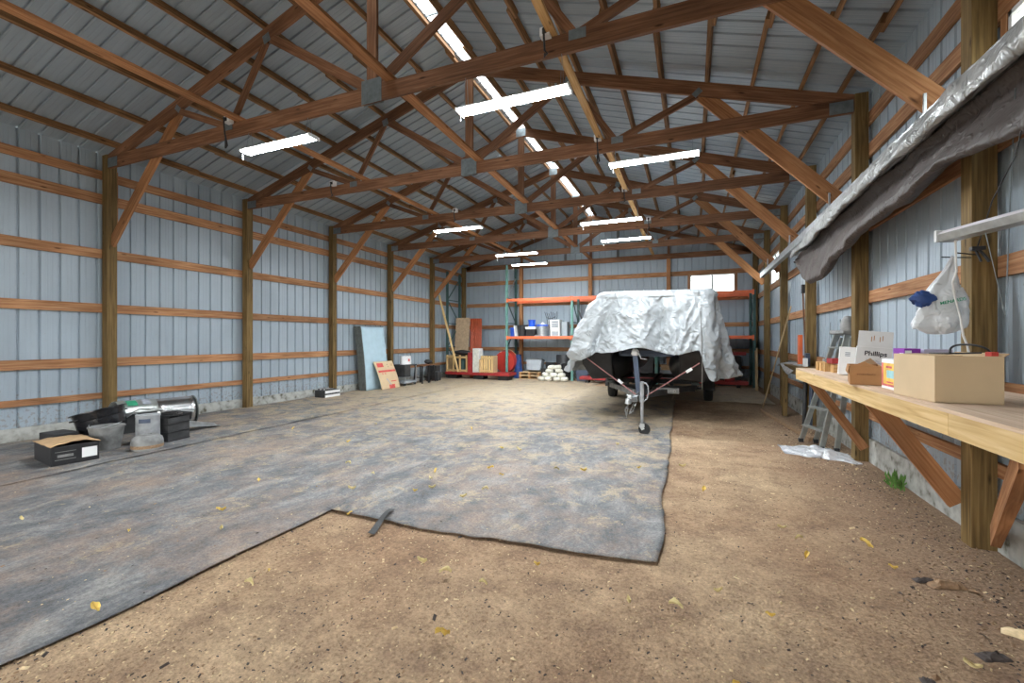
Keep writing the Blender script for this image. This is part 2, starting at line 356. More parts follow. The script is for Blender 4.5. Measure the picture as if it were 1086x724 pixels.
    def build(s, name, mat, parent=None, local=False, smooth=False, bevel=0, solid=0, recalc=True):
        me = bpy.data.meshes.new(name); o = bpy.data.objects.new(name, me); COL.objects.link(o)
        vs = s.v
        if parent is not None:
            root = parent
            while root.parent: root = root.parent
            loc, rz = XF[root.name]
            if not local:
                Mi = (Matrix.Translation(loc) @ Matrix.Rotation(rz, 4, 'Z')).inverted(); vs = [Mi @ v for v in vs]
            o.parent = parent
        else:
            xs = [v.x for v in vs]; ys = [v.y for v in vs]; zs = [v.z for v in vs]
            loc = Vector(((min(xs) + max(xs)) / 2, (min(ys) + max(ys)) / 2, min(zs)))
            vs = [v - loc for v in vs]; o.location = loc; XF[o.name] = (loc, 0)
        me.from_pydata([tuple(v) for v in vs], [], s.f)
        uvl = me.uv_layers.new(name='UVMap')
        for p, u in zip(me.polygons, s.uv):
            if u:
                for li, c in zip(p.loop_indices, u): uvl.data[li].uv = c
            else:
                for li in p.loop_indices:
                    c = me.vertices[me.loops[li].vertex_index].co; uvl.data[li].uv = (c.x + c.y, c.z + c.y * .3)
        for m in (mat if isinstance(mat, (list, tuple)) else [mat]): me.materials.append(M[m] if isinstance(m, str) else m)
        for p, k in zip(me.polygons, s.mi): p.material_index = k
        if recalc:
            bm = bmesh.new(); bm.from_mesh(me); bmesh.ops.recalc_face_normals(bm, faces=bm.faces); bm.to_mesh(me); bm.free()
        if smooth:
            for p in me.polygons: p.use_smooth = True
            me.set_sharp_from_angle(angle=R(smooth if smooth > 1 else 40))
        if bevel:
            b = o.modifiers.new('bevel', 'BEVEL'); b.width = bevel; b.segments = 2; b.limit_method = 'ANGLE'
        if solid:
            b = o.modifiers.new('thickness', 'SOLIDIFY'); b.thickness = solid
        return o
def thing(name, label, cat, loc=(0, 0, 0), rz=0, group=None):
    o = bpy.data.objects.new(name, None); COL.objects.link(o); o.empty_display_size = .1
    o.location = loc; o.rotation_euler = (0, 0, rz); XF[o.name] = (Vector(loc), rz)
    o['label'] = label; o['category'] = cat
    if group: o['group'] = group
    return o
def tag(o, label, cat, group=None, kind=None):
    o['label'] = label; o['category'] = cat
    if group: o['group'] = group
    if kind: o['kind'] = kind
    return o
def struct(o): o['kind'] = 'structure'; return o
def copy_tree(o, parent=None, **kw):
    c = o.copy(); COL.objects.link(c); c.parent = parent
    if parent is None:
        XF[c.name] = (Vector(kw['loc']), kw.get('rz', o.rotation_euler.z)); c.location = kw['loc']
        if 'rz' in kw: c.rotation_euler.z = kw['rz']
        if 'label' in kw: c['label'] = kw['label']
        if 'group' in kw: c['group'] = kw['group']
    for ch in o.children: copy_tree(ch, c)
    return c
def text_mesh(name, body, size, mat, parent, M4, ext=.0008, align='CENTER', bold=0, local=False):
    """lettering in the XY plane of M4"""
    cu = bpy.data.curves.new(name, 'FONT'); cu.body = body; cu.size = size; cu.extrude = ext; cu.align_x = align; cu.align_y = 'CENTER'; cu.offset = bold
    t = bpy.data.objects.new(name, cu); COL.objects.link(t)
    dg = bpy.context.evaluated_depsgraph_get(); dg.update()
    me = bpy.data.meshes.new_from_object(t.evaluated_get(dg)); bpy.data.objects.remove(t)
    mb = MB(); mb._add([M4 @ v.co for v in me.vertices], [tuple(p.vertices) for p in me.polygons])
    return mb.build(name, mat, parent, local=local, recalc=False)
def frameM(o, x, y):
    """matrix with origin o, X axis x, Y axis y"""
    x = Vector(x).normalized(); y = Vector(y).normalized(); z = x.cross(y)
    return Matrix(((x.x, y.x, z.x, o[0]), (x.y, y.y, z.y, o[1]), (x.z, y.z, z.z, o[2]), (0, 0, 0, 1)))
ORD = ['nearest', 'second', 'third', 'fourth', 'fifth', 'sixth', 'seventh', 'eighth']

# ------------------------------------------------------------------ layout numbers
Y0, B = 4.164, 2.44                 # first truss in view and bay length
aL, aR = -8.82, 1.852               # room faces of the wall posts
XR = (aL + aR) / 2                  # ridge
YB = Y0 + 5 * B                     # back wall post face, 16.364
YF = -3.3                           # front wall, behind the camera
ZR = 6.24                           # underside of the roof steel at the ridge
SL = .31
def roofz(x): return ZR - abs(x - XR) * SL
WL, WR, WB = -9.0, 2.034, 16.55     # steel planes

# ------------------------------------------------------------------ floor
def fz(x, y):
    return -.012 + .012 * noise.noise(Vector((x * .9, y * .9, 0))) + .004 * noise.noise(Vector((x * 5, y * 5, 3)))
mb = MB()
mb.grid(lambda u, v: Vector((-9.15 + 11.4 * u, -6 + 22.7 * v, fz(-9.15 + 11.4 * u, -6 + 22.7 * v))), 170, 320)
struct(mb.build('floor', 'floor', smooth=60))

# ------------------------------------------------------------------ ribbed steel walls and roof
def rib_samples(t0, t1, step=.2286):
    """positions along the sheet and how far each lies outward"""
    out = []; k0 = math.floor(t0 / step) - 1; k1 = math.ceil(t1 / step) + 1
    for k in range(k0, k1):
        c = k * step
        for d, h in ((-.020, 0), (-.010, .024), (.010, .024), (.020, 0), (.078, 0), (.084, .0018), (.092, .0018), (.098, 0), (.132, 0), (.138, .0018), (.146, .0018), (.152, 0)):
            if t0 <= c + d <= t1: out.append((c + d, h))
    return [(t0, 0)] + out + [(t1, 0)]
def ribbed(mb, t0, t1, z0, ztop, pt, holes=()):
    """vertical ribbed sheet with rectangular holes (a0,a1,b0,b1)"""
    for h in holes: assert h[0] < h[1]
    cuts = sorted([h[0] for h in holes] + [h[1] for h in holes])
    sm = rib_samples(t0, t1)
    for c in cuts:
        hh = 0
        sm.append((c, hh))
    sm.sort()
    for (ta, ha), (tb, hb) in zip(sm[:-1], sm[1:]):
        if tb - ta < 1e-6: continue
        tm = (ta + tb) / 2; segs = [(z0, None)]
        hs = [h for h in holes if h[0] <= tm <= h[1]]
        if hs:
            h = hs[0]; mb._add([pt(ta, ha, z0), pt(tb, hb, z0), pt(tb, hb, h[2]), pt(ta, ha, h[2])], [(0, 1, 2, 3)])
            if h[3] < min(ztop(ta), ztop(tb)): mb._add([pt(ta, ha, h[3]), pt(tb, hb, h[3]), pt(tb, hb, ztop(tb)), pt(ta, ha, ztop(ta))], [(0, 1, 2, 3)])
        else: mb._add([pt(ta, ha, z0), pt(tb, hb, z0), pt(tb, hb, ztop(tb)), pt(ta, ha, ztop(ta))], [(0, 1, 2, 3)])
W2 = (12.62, 13.78, 2.96, 3.70); W3 = (2.95, 4.06, 2.96, 3.70); W1 = (-.06, 1.33, 2.96, 3.70)
mb = MB(); ribbed(mb, YF, WB, -.02, lambda t: roofz(WL), lambda t, h, z: Vector((WL - h, t, z)))
wl = struct(mb.build('wall_left', 'wallsteel', recalc=False))
mb = MB(); ribbed(mb, YF, WB, -.02, lambda t: roofz(WR), lambda t, h, z: Vector((WR + h, t, z)), [W3, W2])
wr = struct(mb.build('wall_right', 'wallsteel', recalc=False))
mb = MB(); ribbed(mb, WL, WR, -.02, lambda t: roofz(t), lambda t, h, z: Vector((t, WB + h, z)), [W1])
wb = struct(mb.build('wall_back', 'wallsteel', recalc=False))
mb = MB(); ribbed(mb, WL, WR, -.02, lambda t: roofz(t), lambda t, h, z: Vector((t, YF - h, z)), [(-8.0, -1.0, -.02, 3.1)])
wf = struct(mb.build('wall_front', 'wallsteel', recalc=False))
# roof: ribs run up the slope, opening along the ridge for the clear panel
mb = MB(); SKW = .115
sm = rib_samples(YF - .3, WB + .3)
for (ta, ha), (tb, hb) in zip(sm[:-1], sm[1:]):
    if tb - ta < 1e-6: continue
    for sgn in (-1, 1):
        xe = WL - .35 if sgn < 0 else WR + .35; xi = XR + sgn * SKW
        ps = [Vector((xe, ta, roofz(xe) + ha)), Vector((xe, tb, roofz(xe) + hb)), Vector((xi, tb, roofz(xi) + hb)), Vector((xi, ta, roofz(xi) + ha))]
        mb._add(ps, [(0, 1, 2, 3)])
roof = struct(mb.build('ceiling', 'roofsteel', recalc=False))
# purlins, nailed across the trusses; kept as parts of the roof
offL = [.165, .74, 1.25, 1.79, 2.38, 2.95, 3.6, 4.38, 5.12]; offR = [.165, .74, 1.3, 1.9, 2.5, 3.1, 3.7, 4.25, 4.8, 5.22]
for sg, offs in ((-1, offL), (1, offR)):
    for d in offs:
        x = XR + sg * d; z = roofz(x) - .05; mb = MB()
        up = Vector((sg * SL, 0, 1)).normalized()
        y = YF + .05; n = 0
        while y < WB - .05:
            y2 = min(y + 4.88 - (.9 if n == 0 and d > 1 else 0), WB - .02)
            j = .02 if n % 2 else -.02
            mb.beam((x + j, y, z), (x + j, y2, z), .045, .095, up); y = y2 - (.16 if y2 < WB - .1 else 0); n += 1
            if y2 > WB - .1: break
        mb.build('roof_purlin', 'purlin', roof)
# clear ridge panel
mb = MB()
y = YF
w4 = None
def ridge_piece(y0, y1):
    m = MB()
    for sgn in (-1, 1):
        xi = XR + sgn * (SKW + .02)
        m._add([Vector((XR, y0, ZR + .03)), Vector((XR, y1, ZR + .03)), Vector((xi, y1, roofz(xi) + .03)), Vector((xi, y0, roofz(xi) + .03))], [(0, 1, 2, 3)])
    return m
mb = MB()
k = 0; y = YF
while y < WB:
    mb.box(XR - .14, XR + .14, y - .012, y + .012, roofz(XR + .14) + .032, ZR + .045); y += 2.95
w4 = struct(mb.build('window_4', 'plate'))
y = YF
while y < WB - .1:
    ridge_piece(y + .012, min(y + 2.938, WB)).build('pane', 'skyl', w4, recalc=False); y += 2.95

# ------------------------------------------------------------------ skirts, girts, windows
for nm, a, b, c, d, par in (('baseboard_left', WL + .002, WL + .04, YF, WB, None), ('baseboard_right', WR - .04, WR - .002, YF, WB, None)):
    mb = MB(); mb.box(a, b, c, d, -.05, .20 if 'left' in nm else .27); struct(mb.build(nm, 'skirt'))
mb = MB(); mb.box(WL, WR, WB - .04, WB - .002, -.05, .2); struct(mb.build('baseboard_back', 'skirt'))
rows = [(.55, .095), (1.10, .145), (1.985, .145), (2.885, .15), (3.78, .16), (4.165, .14)]
ys = [YF + .02] + [Y0 + i * B + .07 for i in range(-2, 6)]
for z, h in rows:
    for i in range(len(ys) - 1):
        zz = z + random.uniform(-.008, .008)
        mb = MB(); mb.beam((aL - .158, ys[i] + .004, zz), (aL - .158, ys[i + 1] - .004, zz), .036, h); mb.build('wall_girt', 'girt', wl)
        zz = z + random.uniform(-.008, .008)
        mb = MB(); mb.beam((aR + .158, ys[i] + .004, zz), (aR + .158, ys[i + 1] - .004, zz), .036, h); mb.build('wall_girt', 'girt', wr)
PBX = [aL, -6.303, -3.525, -.761, aR]
for z, h in rows[:5]:
    for a, b in zip(PBX[:-1], PBX[1:]):
        mb = MB(); mb.beam((a + .03, YB + .163, z), (b + .03, YB + .163, z), .036, h); mb.build('wall_girt', 'girt', wb)
for x in (-.10, 1.37):
    mb = MB(); mb.beam((x, YB + .163, 2.96), (x, YB + .163, 3.70), .075, .036, (0, 1, 0)); mb.build('window_stud', 'girt', wb)

def window(n, pt, a0, a1, z0, z1, mull=True):
    """pt(a, depth, z): a along the wall, depth>0 into the room"""
    def bx(m, p, q):
        c = [pt(x, y, z) for x in (p[0], q[0]) for y in (p[1], q[1]) for z in (p[2], q[2])]
        m._add(c, [(0, 1, 3, 2), (4, 6, 7, 5), (0, 4, 5, 1), (2, 3, 7, 6), (0, 2, 6, 4), (1, 5, 7, 3)])
    m = MB(); t = .035
    bx(m, (a0, -.01, z0), (a0 + t, .04, z1)); bx(m, (a1 - t, -.01, z0), (a1, .04, z1)); bx(m, (a0, -.01, z0), (a1, .04, z0 + t)); bx(m, (a0, -.01, z1 - t), (a1, .04, z1))
    w = struct(m.build(n, 'white', bevel=.002))
    mid = (a0 + a1) / 2
    if mull:
        m = MB(); bx(m, (mid - .03, .0, z0 + t), (mid + .03, .03, z1 - t)); m.build('window_mullion', 'dgrey', w)
        for p, q in ((a0 + t, mid - .03), (mid + .03, a1 - t)):
            m = MB(); bx(m, (p, .008, z0 + t), (q, .012, z1 - t)); m.build('pane', 'glass', w)
    return w
window('window_1', lambda a, d, z: Vector((a, WB - d, z)), W1[0], W1[1], W1[2], W1[3])
window('window_2', lambda a, d, z: Vector((WR - d, a, z)), *W2)
window('window_3', lambda a, d, z: Vector((WR - d, a, z)), *W3)
for (p, q) in ((12.58, 13.82), (2.91, 4.10)):
    for y in (p, q):
        mb = MB(); mb.beam((aR + .158, y, 2.96), (aR + .158, y, 3.70), .036, .075, (0, 1, 0)); mb.build('window_stud', 'girt', wr)

# ------------------------------------------------------------------ posts
def make_post(x, y, ztop, label, wb_=False, group=None):
    m = MB(); m.box(x[0], x[1], y, y + .14, -.06, ztop)
    return tag(m.build('wall_post', 'post', bevel=.004), label, 'post', group)
sideword = {'L': 'left', 'R': 'right'}
for i in range(0, 6):
    for sd, x in (('L', (aL - .14, aL)), ('R', (aR, aR + .14))):
        if i == 5: lab = 'brown wooden corner post where the %s wall meets the back wall' % sideword[sd]
        else: lab = 'brown square wooden post on the %s wall, %s from the camera' % (sideword[sd], ORD[i])
        if sd == 'R' and i == 0: lab = 'large dark brown wooden post on the right wall behind the bench, beside the hanging bag'
        make_post(x, Y0 + i * B, roofz(x[0 if sd == 'L' else 1]) - .05, lab, group='posts of the side walls')
for x, w in ((-6.303, 'left'), (-3.525, 'middle'), (-.761, 'right')):
    m = MB(); m.box(x - .065, x + .065, YB + .002, YB + .142, -.06, 4.31 if w != 'middle' else 4.31)
    tag(m.build('wall_post', 'truss' if w == 'x' else 'knee', bevel=.004), 'square wooden post on the back wall, %s one of the three between the corners' % w, 'post', 'posts of the back wall')
# doubled backing board beside each left post
for i in range(0, 5):
    m = MB(); m.box(aL - .10, aL - .06, Y0 + i * B + .142, Y0 + i * B + .18, 3.15, 4.26)
    tag(m.build('truss_block', 'girt'), 'short orange block nailed behind the %s left wall post under the truss' % ORD[i], 'block', 'nailing blocks on the left posts')

# ------------------------------------------------------------------ trusses
def make_truss(idx, label):
    y = Y0 + idx * B + .03
    t = thing('roof_truss', label, 'truss', (XR, y, 4.265), 0, 'roof trusses')
    zc = 4.36; hc = .19
    def P(dx, z): return Vector((XR + dx, y, z))
    def tc(dx): return roofz(XR + dx) - .095 - .1       # centre line of the top chord
    m = MB(); m.beam(P(-5.33, zc), P(0, zc), .04, hc, (0, 0, 1)); m.build('bottom_chord', 'truss', t)
    m = MB(); m.beam(P(0, zc), P(5.33, zc), .04, hc, (0, 0, 1)); m.build('bottom_chord', 'truss', t)
    for s_ in (-1, 1):
        m = MB(); m.beam(P(s_ * 5.33, tc(5.33)), P(s_ * .03, tc(.03)), .04, .185, (0, 0, 1)); m.build('top_chord', 'truss', t)
    def web(nm, a, b, w=.09):
        m = MB(); m.beam(a, b, .038, w, (0, 0, 1) if abs((b - a).x) > .01 else (1, 0, 0)); m.build(nm, 'truss', t)
    zb = zc + hc / 2 - .02
    web('king_post', P(0, zb), P(0, tc(0) - .06), .14)
    for s_ in (-1, 1):
        web('web', P(s_ * 3.55, tc(3.55) - .09), P(s_ * 2.50, zb))
        web('web', P(s_ * 1.75, tc(1.75) - .09), P(s_ * 2.42, zb))
        web('web', P(s_ * 1.65, tc(1.65) - .09), P(s_ * .08, zb + .02), .12)
    def gus(dx, z, w, h, rot=0, both=True):
        m = MB()
        for yy in (-.0225, .0225):
            A = Matrix.Translation(Vector((XR + dx, y + yy, z))) @ Matrix.Rotation(rot, 4, 'Y')
            m.box(-w / 2, w / 2, -.0012, .0012, -h / 2, h / 2, A)
            k = -w / 2 + .02
            while k < w / 2:                         # pressed teeth rows
                m.box(k - .003, k + .003, -.0025, .0025, -h / 2 + .01, h / 2 - .01, A); k += .022
        m.build('gusset_plate', 'plate', t)
    gus(0, zc + .03, .29, .28)
    gus(0, tc(0) - .02, .22, .18)
    for s_ in (-1, 1):
        gus(s_ * 2.46, zc + .06, .17, .10)
        gus(s_ * 1.72, tc(1.72) - .06, .12, .12, s_ * math.atan(1 / 3))
        gus(s_ * 3.55, tc(3.55) - .06, .08, .12, s_ * R(50))
        gus(s_ * 5.20, zc - .01, .25, .15)
    return t
t0 = make_truss(0, 'wooden roof truss nearest the camera, its chord crossing above the lit shop lights')
for i in range(1, 5):
    copy_tree(t0, loc=(XR, Y0 + i * B + .03, 4.265), label='wooden roof truss, %s from the camera, with steel gusset plates' % ORD[i])
# gable truss against the back wall
y = YB + .02
t = thing('roof_truss', 'wooden gable truss fixed flat against the back wall under the roof', 'truss', (XR, y, 4.30), 0, 'roof trusses')
m = MB(); m.beam((XR - 5.3, y + .1, 4.41), (XR + 5.3, y + .1, 4.41), .04, .19); m.build('bottom_chord', 'truss', t)
for s_ in (-1, 1):
    m = MB(); m.beam((XR + s_ * 5.3, y + .1, roofz(XR + 5.3) - .17), (XR, y + .1, roofz(XR) - .17), .04, .15); m.build('top_chord', 'truss', t)
for x in (-6.3, -4.5, -3.52, -2.52, -.76):
    m = MB(); m.beam((x, y + .1, 4.5), (x, y + .1, roofz(x) - .2), .09, .038, (0, 1, 0)); m.build('stud', 'dgrey' if x in (-4.5, -2.52) else 'truss', t)

# knee braces (behind each truss, from post to top chord)
for i in range(0, 5):
    y = Y0 + i * B + .075
    for sd in ('L', 'R'):
        s_ = -1 if sd == 'L' else 1
        xp = aL if sd == 'L' else aR
        a = Vector((xp - s_ * (-.0) , y, 3.06)); b = Vector((XR + s_ * 3.60, y, roofz(XR + 3.6) - .24))
        d = (b - a).normalized(); a = a - d * .02
        m = MB(); m.beam(a, b, .038, .185 if sd == 'R' else .17)
        lab = 'orange diagonal knee brace from the %s %s wall post up to its truss' % (ORD[i], sideword[sd])
        if sd == 'R' and i == 0: lab = 'wide orange diagonal knee brace at upper right, its lower end hidden by the tarp'
        tag(m.build('knee_brace', 'knee', bevel=.003), lab, 'brace', 'knee braces')

# boards laid lengthwise on the truss bottom chords
def runner(x, segs, where, mat='knee', sk=0, bw=.13):
    for k, (a, b, j) in enumerate(segs):
        m = MB(); m.beam((x + j + sk * (4.2 - a), a, 4.455 + .019), (x + j + sk * (4.2 - b), b, 4.455 + .019), bw, .038)
        tag(m.build('lengthwise_board', mat, bevel=.002), 'long board lying on the truss chords, %s row, %s piece from the camera' % (where, ORD[k]), 'board', 'lengthwise bracing boards')
runner(-5.72, [(-.5, 4.35, 0), (4.36, 9.2, .05), (9.21, 14.1, 0), (14.11, 16.3, .04)], 'left')
runner(-3.22, [(-.5, 4.35, .0), (4.36, 9.2, .0), (9.21, 14.1, .05), (14.11, 16.3, .1)], 'middle', 'knee', .03)
runner(-1.27, [(-.5, 6.75, 0), (6.76, 11.6, .04), (11.61, 16.3, 0)], 'right', 'gold', 0, .085)

# ------------------------------------------------------------------ shop lights
def make_light(x0, x1, y, z, label, lit=True):
    cx = (x0 + x1) / 2
    t = thing('shop_light', label, 'light', (cx, y, z - .03), 0, 'hanging shop lights' if lit else None)
    L_ = (x1 - x0)
    def bxl(m, a, b, c, d, e, f): m.box(cx + a, cx + b, y + c, y + d, z + e, z + f)
    m = MB(); m.prism([(-.09, 0), (.09, 0), (.06, .028), (-.06, .028)], -L_ / 2, L_ / 2, lambda a, b, d: Vector((cx + d, y + a, z + b))); m.build('housing', 'white', t)
    for s_ in (-1, 1):
        m = MB(); bxl(m, s_ * L_ / 2 - .008, s_ * L_ / 2 + .008, -.09, .09, -.022, .02); m.build('end_cap', 'white', t, bevel=.003)
    n = 8
    m = MB(); prof = [(.080 * math.cos(PI * k / n), -.024 * math.sin(PI * k / n)) for k in range(n + 1)]
    m.prism(prof, -L_ / 2 + .008, L_ / 2 - .008, lambda a, b, d: Vector((cx + d, y + a, z + b))); m.build('diffuser', 'diffuser' if lit else 'tube', t, smooth=50)
    if lit:
        for s_ in (-1, 1):
            for q in (-.05, .05):
                m = MB(); m.tube([(cx + s_ * (L_ / 2 - .08), y + q, z + .04), (cx + s_ * (L_ / 2 - .08), y + q * .3, 4.268)], .0025, 5); m.build('chain', 'plate', t)
        m = MB(); m.tube([(cx - L_ / 2 + .06, y - .09, z), (cx - L_ / 2 + .06, y - .09, z - .12)], .003, 5); m.cyl((cx - L_ / 2 + .06, y - .09, z - .15), (cx - L_ / 2 + .06, y - .09, z - .12), .006); m.build('pull_cord', 'white', t)
    return t
ty = lambda i: Y0 + i * B + .03
make_light(-5.62, -4.40, ty(0), 4.02, 'lit shop light hanging below the nearest truss at the left')
make_light(-2.32, -1.10, ty(0), 3.92, 'lit shop light hanging below the nearest truss near the roof ridge')
make_light(-1.13, .09, ty(1), 4.06, 'lit shop light hanging at upper right below the second truss')
make_light(-5.67, -4.45, ty(2), 4.05, 'thin lit shop light at far left below the third truss')
make_light(-2.14, -.92, ty(2), 3.88, 'lit shop light above the covered boat below the third truss')
make_light(-5.17, -3.95, ty(3), 3.87, 'lit shop light over the pallet rack below the fourth truss')
make_light(-2.17, -.95, ty(3), 4.03, 'lit shop light over the covered boat below the fourth truss')
make_light(-5.67, -4.45, ty(4), 4.01, 'smallest lit shop light, below the farthest free truss')
# unlit light over the bench
t = thing('shop_light', 'unlit white shop light hanging above the bench at the right edge', 'light', (1.42, 3.0, 2.07))
A = frameM((1.41, 3.45, 2.10), (.30, -.95, -.0), (.95, .30, 0)); A2 = A
m = MB(); m.prism([(-.06, 0), (.06, 0), (.045, .04), (-.045, .04)], 0, 1.22, lambda a, b, d: A @ Vector((d, a, -b))); m.build('housing', 'galv', t)
m = MB(); m.prism([(.055 * math.cos(PI * k / 8), .028 * math.sin(PI * k / 8)) for k in range(9)], .02, 1.20, lambda a, b, d: A @ Vector((d, a, b))); m.build('diffuser', 'tube', t, smooth=50)
for s_ in (0.01, 1.21):
    m = MB(); m.box(s_ - .008, s_ + .008, -.06, .06, -.04, .028, A); m.build('end_cap', 'white', t)
m = MB(); m.tube([A @ Vector((.25, 0, -.04)), A @ Vector((.25, .1, -.5)), Vector((1.7, 3.4, 2.9))], .003, 5); m.tube([A @ Vector((1.0, 0, -.04)), A @ Vector((1.0, .1, -.6)), Vector((1.75, 2.7, 2.9))], .003, 5); m.build('chain', 'plate', t)
# its plug under the far end
m = MB(); m.box(1.72, 1.79, 3.86, 3.90, 2.065, 2.09); m.tube([(1.76, 3.88, 2.07), (1.79, 3.88, 2.03), (1.81, 3.87, 1.985)], .009, 8); m.tube([(1.75, 3.89, 2.07), (1.765, 3.89, 2.03), (1.775, 3.88, 1.99)], .007, 8); m.tube([(1.755, 3.88, 2.085), (1.65, 3.5, 2.3), (1.60, 3.2, 2.45), (1.60, 3.0, 2.95)], .004, 5)
tag(m.build('power_plug', 'black', bevel=.003), 'black power plug dangling beneath the unlit light at the right post', 'plug')

# outlet boxes and their cords on the truss chords
def outlet(x, i, label, cord=.16, z=4.47, face=-1):
    y = ty(i)
    t = thing('outlet_box', label, 'outlet', (x, y, z), 0, 'outlet boxes on the trusses')
    m = MB(); m.box(x - .05, x + .05, y - .10, y - .02, z - .035, z + .05); m.build('box', 'white', t, bevel=.004)
    m = MB(); m.box(x - .022, x + .022, y - .106, y - .10, z - .02, z + .03); m.build('socket', 'ink', t)
    m = MB(); m.cyl((x, y - .13, z + .005), (x, y - .10, z + .005), .016, n=10)
    m.tube([(x, y - .125, z), (x + .005, y - .13, z - .08), (x + .01, y - .12, z - .2), (x + .03, y - .10, z - .2 - cord), (x - .005, y - .1, z - .23 - cord), (x + .01, y - .11, z - .22)], .011, 6); m.build('cord', 'black', t, smooth=50)
outlet(-5.88, 0, 'white outlet box with black cord on the nearest truss above the left light')
outlet(-1.33, 0, 'white outlet box on the nearest truss beside the right lengthwise board', .02)
outlet(-1.30, 1, 'white outlet box with dangling black cord on the second truss', .16)
outlet(-6.40, 1, 'pale outlet box on the second truss toward the left wall', .02)
outlet(-5.10, 2, 'white outlet box on the third truss above the thin left light', .03)
outlet(-1.25, 2, 'white outlet box on the third truss where the yellow board crosses', .03)
outlet(-1.0, 3, 'white outlet box on the fourth truss near the boat lights', .03)

# ------------------------------------------------------------------ ground cloths and loose floor litter
def cloth(name, label, fn, nu, nv, amp=.008, base=.006, group='landscape fabric sheets'):
    def g(u, v):
        x, y = fn(u, v)
        e = min(u, 1 - u, v, 1 - v); w = .010 * noise.noise(Vector((x * 2.2 + y * .8, y * 1.1, 7))) + amp * .7 * noise.noise(Vector((x * 7, y * 3.5, 1)))
        ed = min(1, e / .03); w2 = max(0, w) * 1.3 * (.25 + .75 * ed) + base
        eu = min(u, 1 - u)
        if eu < .02: w2 += .014 * max(0, noise.noise(Vector((y * .9, x * 2, 3))) + .15) * (1 - eu / .02)
        return Vector((x, y, w2))
    m = MB(); m.grid(g, nu, nv); o = m.build(name, 'cloth', smooth=60, solid=.003)
    return tag(o, label, 'ground cloth', group)
def wob(t, s, a=.03): return a * noise.noise(Vector((t * 1.3, s, 5))) + a * .35 * noise.noise(Vector((t * 6, s, 2)))
cloth('ground_cloth', 'wide grey fabric sheet covering the middle left floor with wavy long edge',
      lambda u, v: ((-6.35 - .05 * v * 12 + wob(v * 16, 1)) * (1 - u) + (-2.88 + wob(v * 16, 2, .04)) * u, -2.5 + 18.1 * v), 90, 260)
cloth('ground_cloth', 'dark grey fabric sheet along the left wall under the pots and the black box',
      lambda u, v: (-8.9 + wob(v * 16, 9) + ((-6.25 - .55 * v) + 8.9 + wob(v * 16, 3)) * u, -2.5 + 18.0 * v), 60, 220, base=.016)
cloth('ground_cloth', 'grey fabric sheet in front of the boat trailer with straight front edge',
      lambda u, v: (-2.95 + (2.74 - .22 * v + wob(v * 9, 4, .05)) * u, (2.95 + .10 * u + .07 * math.sin(u * PI) * -1 + wob(u * 3, 5, .05)) * (1 - v) + 13.9 * v), 80, 240, base=.009)
cloth('ground_cloth', 'bunched grey fabric sheet behind the trailer at the right wall',
      lambda u, v: (-.45 + 2.2 * u, 11.4 + wob(u * 3, 6, .2) + 3.6 * v), 50, 60, amp=.02, base=.016)
# torn strap of the same fabric
m = MB(); m.grid(lambda u, v: Vector((-2.40 + .13 * v + .05 * u, 3.10 - .42 * v + .01 * u, .028 + .012 * math.sin(v * 5) * (1 + u))), 4, 14)
tag(m.build('fabric_strip', 'dblack', solid=.003), 'short dark strip of torn fabric lying across the front cloth edge', 'fabric scrap')

leaf_px = [(-5.9, 2.6)]
f_, th_, h_ = 468.07, .3872, 1.4727
LEAVES = [(-4.48,1.45),(-3.93,1.99),(-3.69,2.53),(-3.33,2.28),(-3.84,.92),(-3.33,.79),(-2.95,1.35),(-2.18,1.05),(-2.43,1.83),(-2.45,1.98),(-4.1,3.2),(-3.05,3.38),(-3.18,3.84),(-2.63,2.88),(-5.35,1.72),(-5.0,1.8),(-3.72,4.05),(-2.6,4.16),(-2.45,3.55),(-1.62,2.44),(-1.42,2.38),(-1.13,1.87),(-.95,1.32),(-1.95,3.6),(-1.85,3.85),(-1.88,4.32),(-.92,2.68),(-.32,2.5),(-.08,2.55),(.18,2.06),(-1.1,4.8),(-2.1,5.4),(-1.15,2.36),(-2.1,4.5),(-.55,5.15),(.64,3.93),(.72,3.76),(1.14,3.82),(1.18,3.5),(1.15,2.58),(1.14,2.2),(.84,2.2),(.38,2.65),(.14,2.8),(-5.0,6.1),(-3.3,6.35),(-2.35,5.4),(-2.35,3.7),(-2.5,3.9),(-6.0,5.3),(-4.5,4.9),(-.95,6.2),(-1.4,4.75),(.7,3.45),(.1,4.6),(-.1,5.4)]
def leaf_mesh(seed):
    rd = random.Random(seed); pts = []
    n = 9
    m = MB(); w = rd.uniform(.7, 1.0)
    def g(u, v):
        a = (v - .5); ww = w * math.sin(PI * min(1, max(0, v)) ** .8) * .5 + .02
        return Vector(((u - .5) * ww * 1.0, a, .5 * abs(u - .5) + .16 * math.sin(v * 4 + seed) + .16 * noise.noise(Vector((u * 4, v * 4, seed)))))
    m.grid(g, 7, 9)
    return m
protos = []
for k in range(4):
    m = leaf_mesh(k); zmin = min(v.z for v in m.v)
    m.v = [Vector((v.x, v.y, v.z - zmin)) for v in m.v]
    me = None; o = m.build('fallen_leaf', 'leaf' if k % 3 else 'leaf2', smooth=60); o.location = (0, 0, 0); protos.append(o)
lf = 0
for (x, y) in LEAVES:
    src = protos[lf % 4]
    if lf < 4: o = src
    else: o = src.copy(); COL.objects.link(o)
    s_ = random.uniform(.05, .085)
    o.scale = (s_, s_, s_); o.rotation_euler = (random.uniform(-.2, .2), random.uniform(-.2, .2), random.uniform(0, 6.28)); o.location = (x, y, .022)
    tag(o, 'small dry yellow leaf lying on the floor', 'leaf', 'dry leaves scattered over the floor'); lf += 1

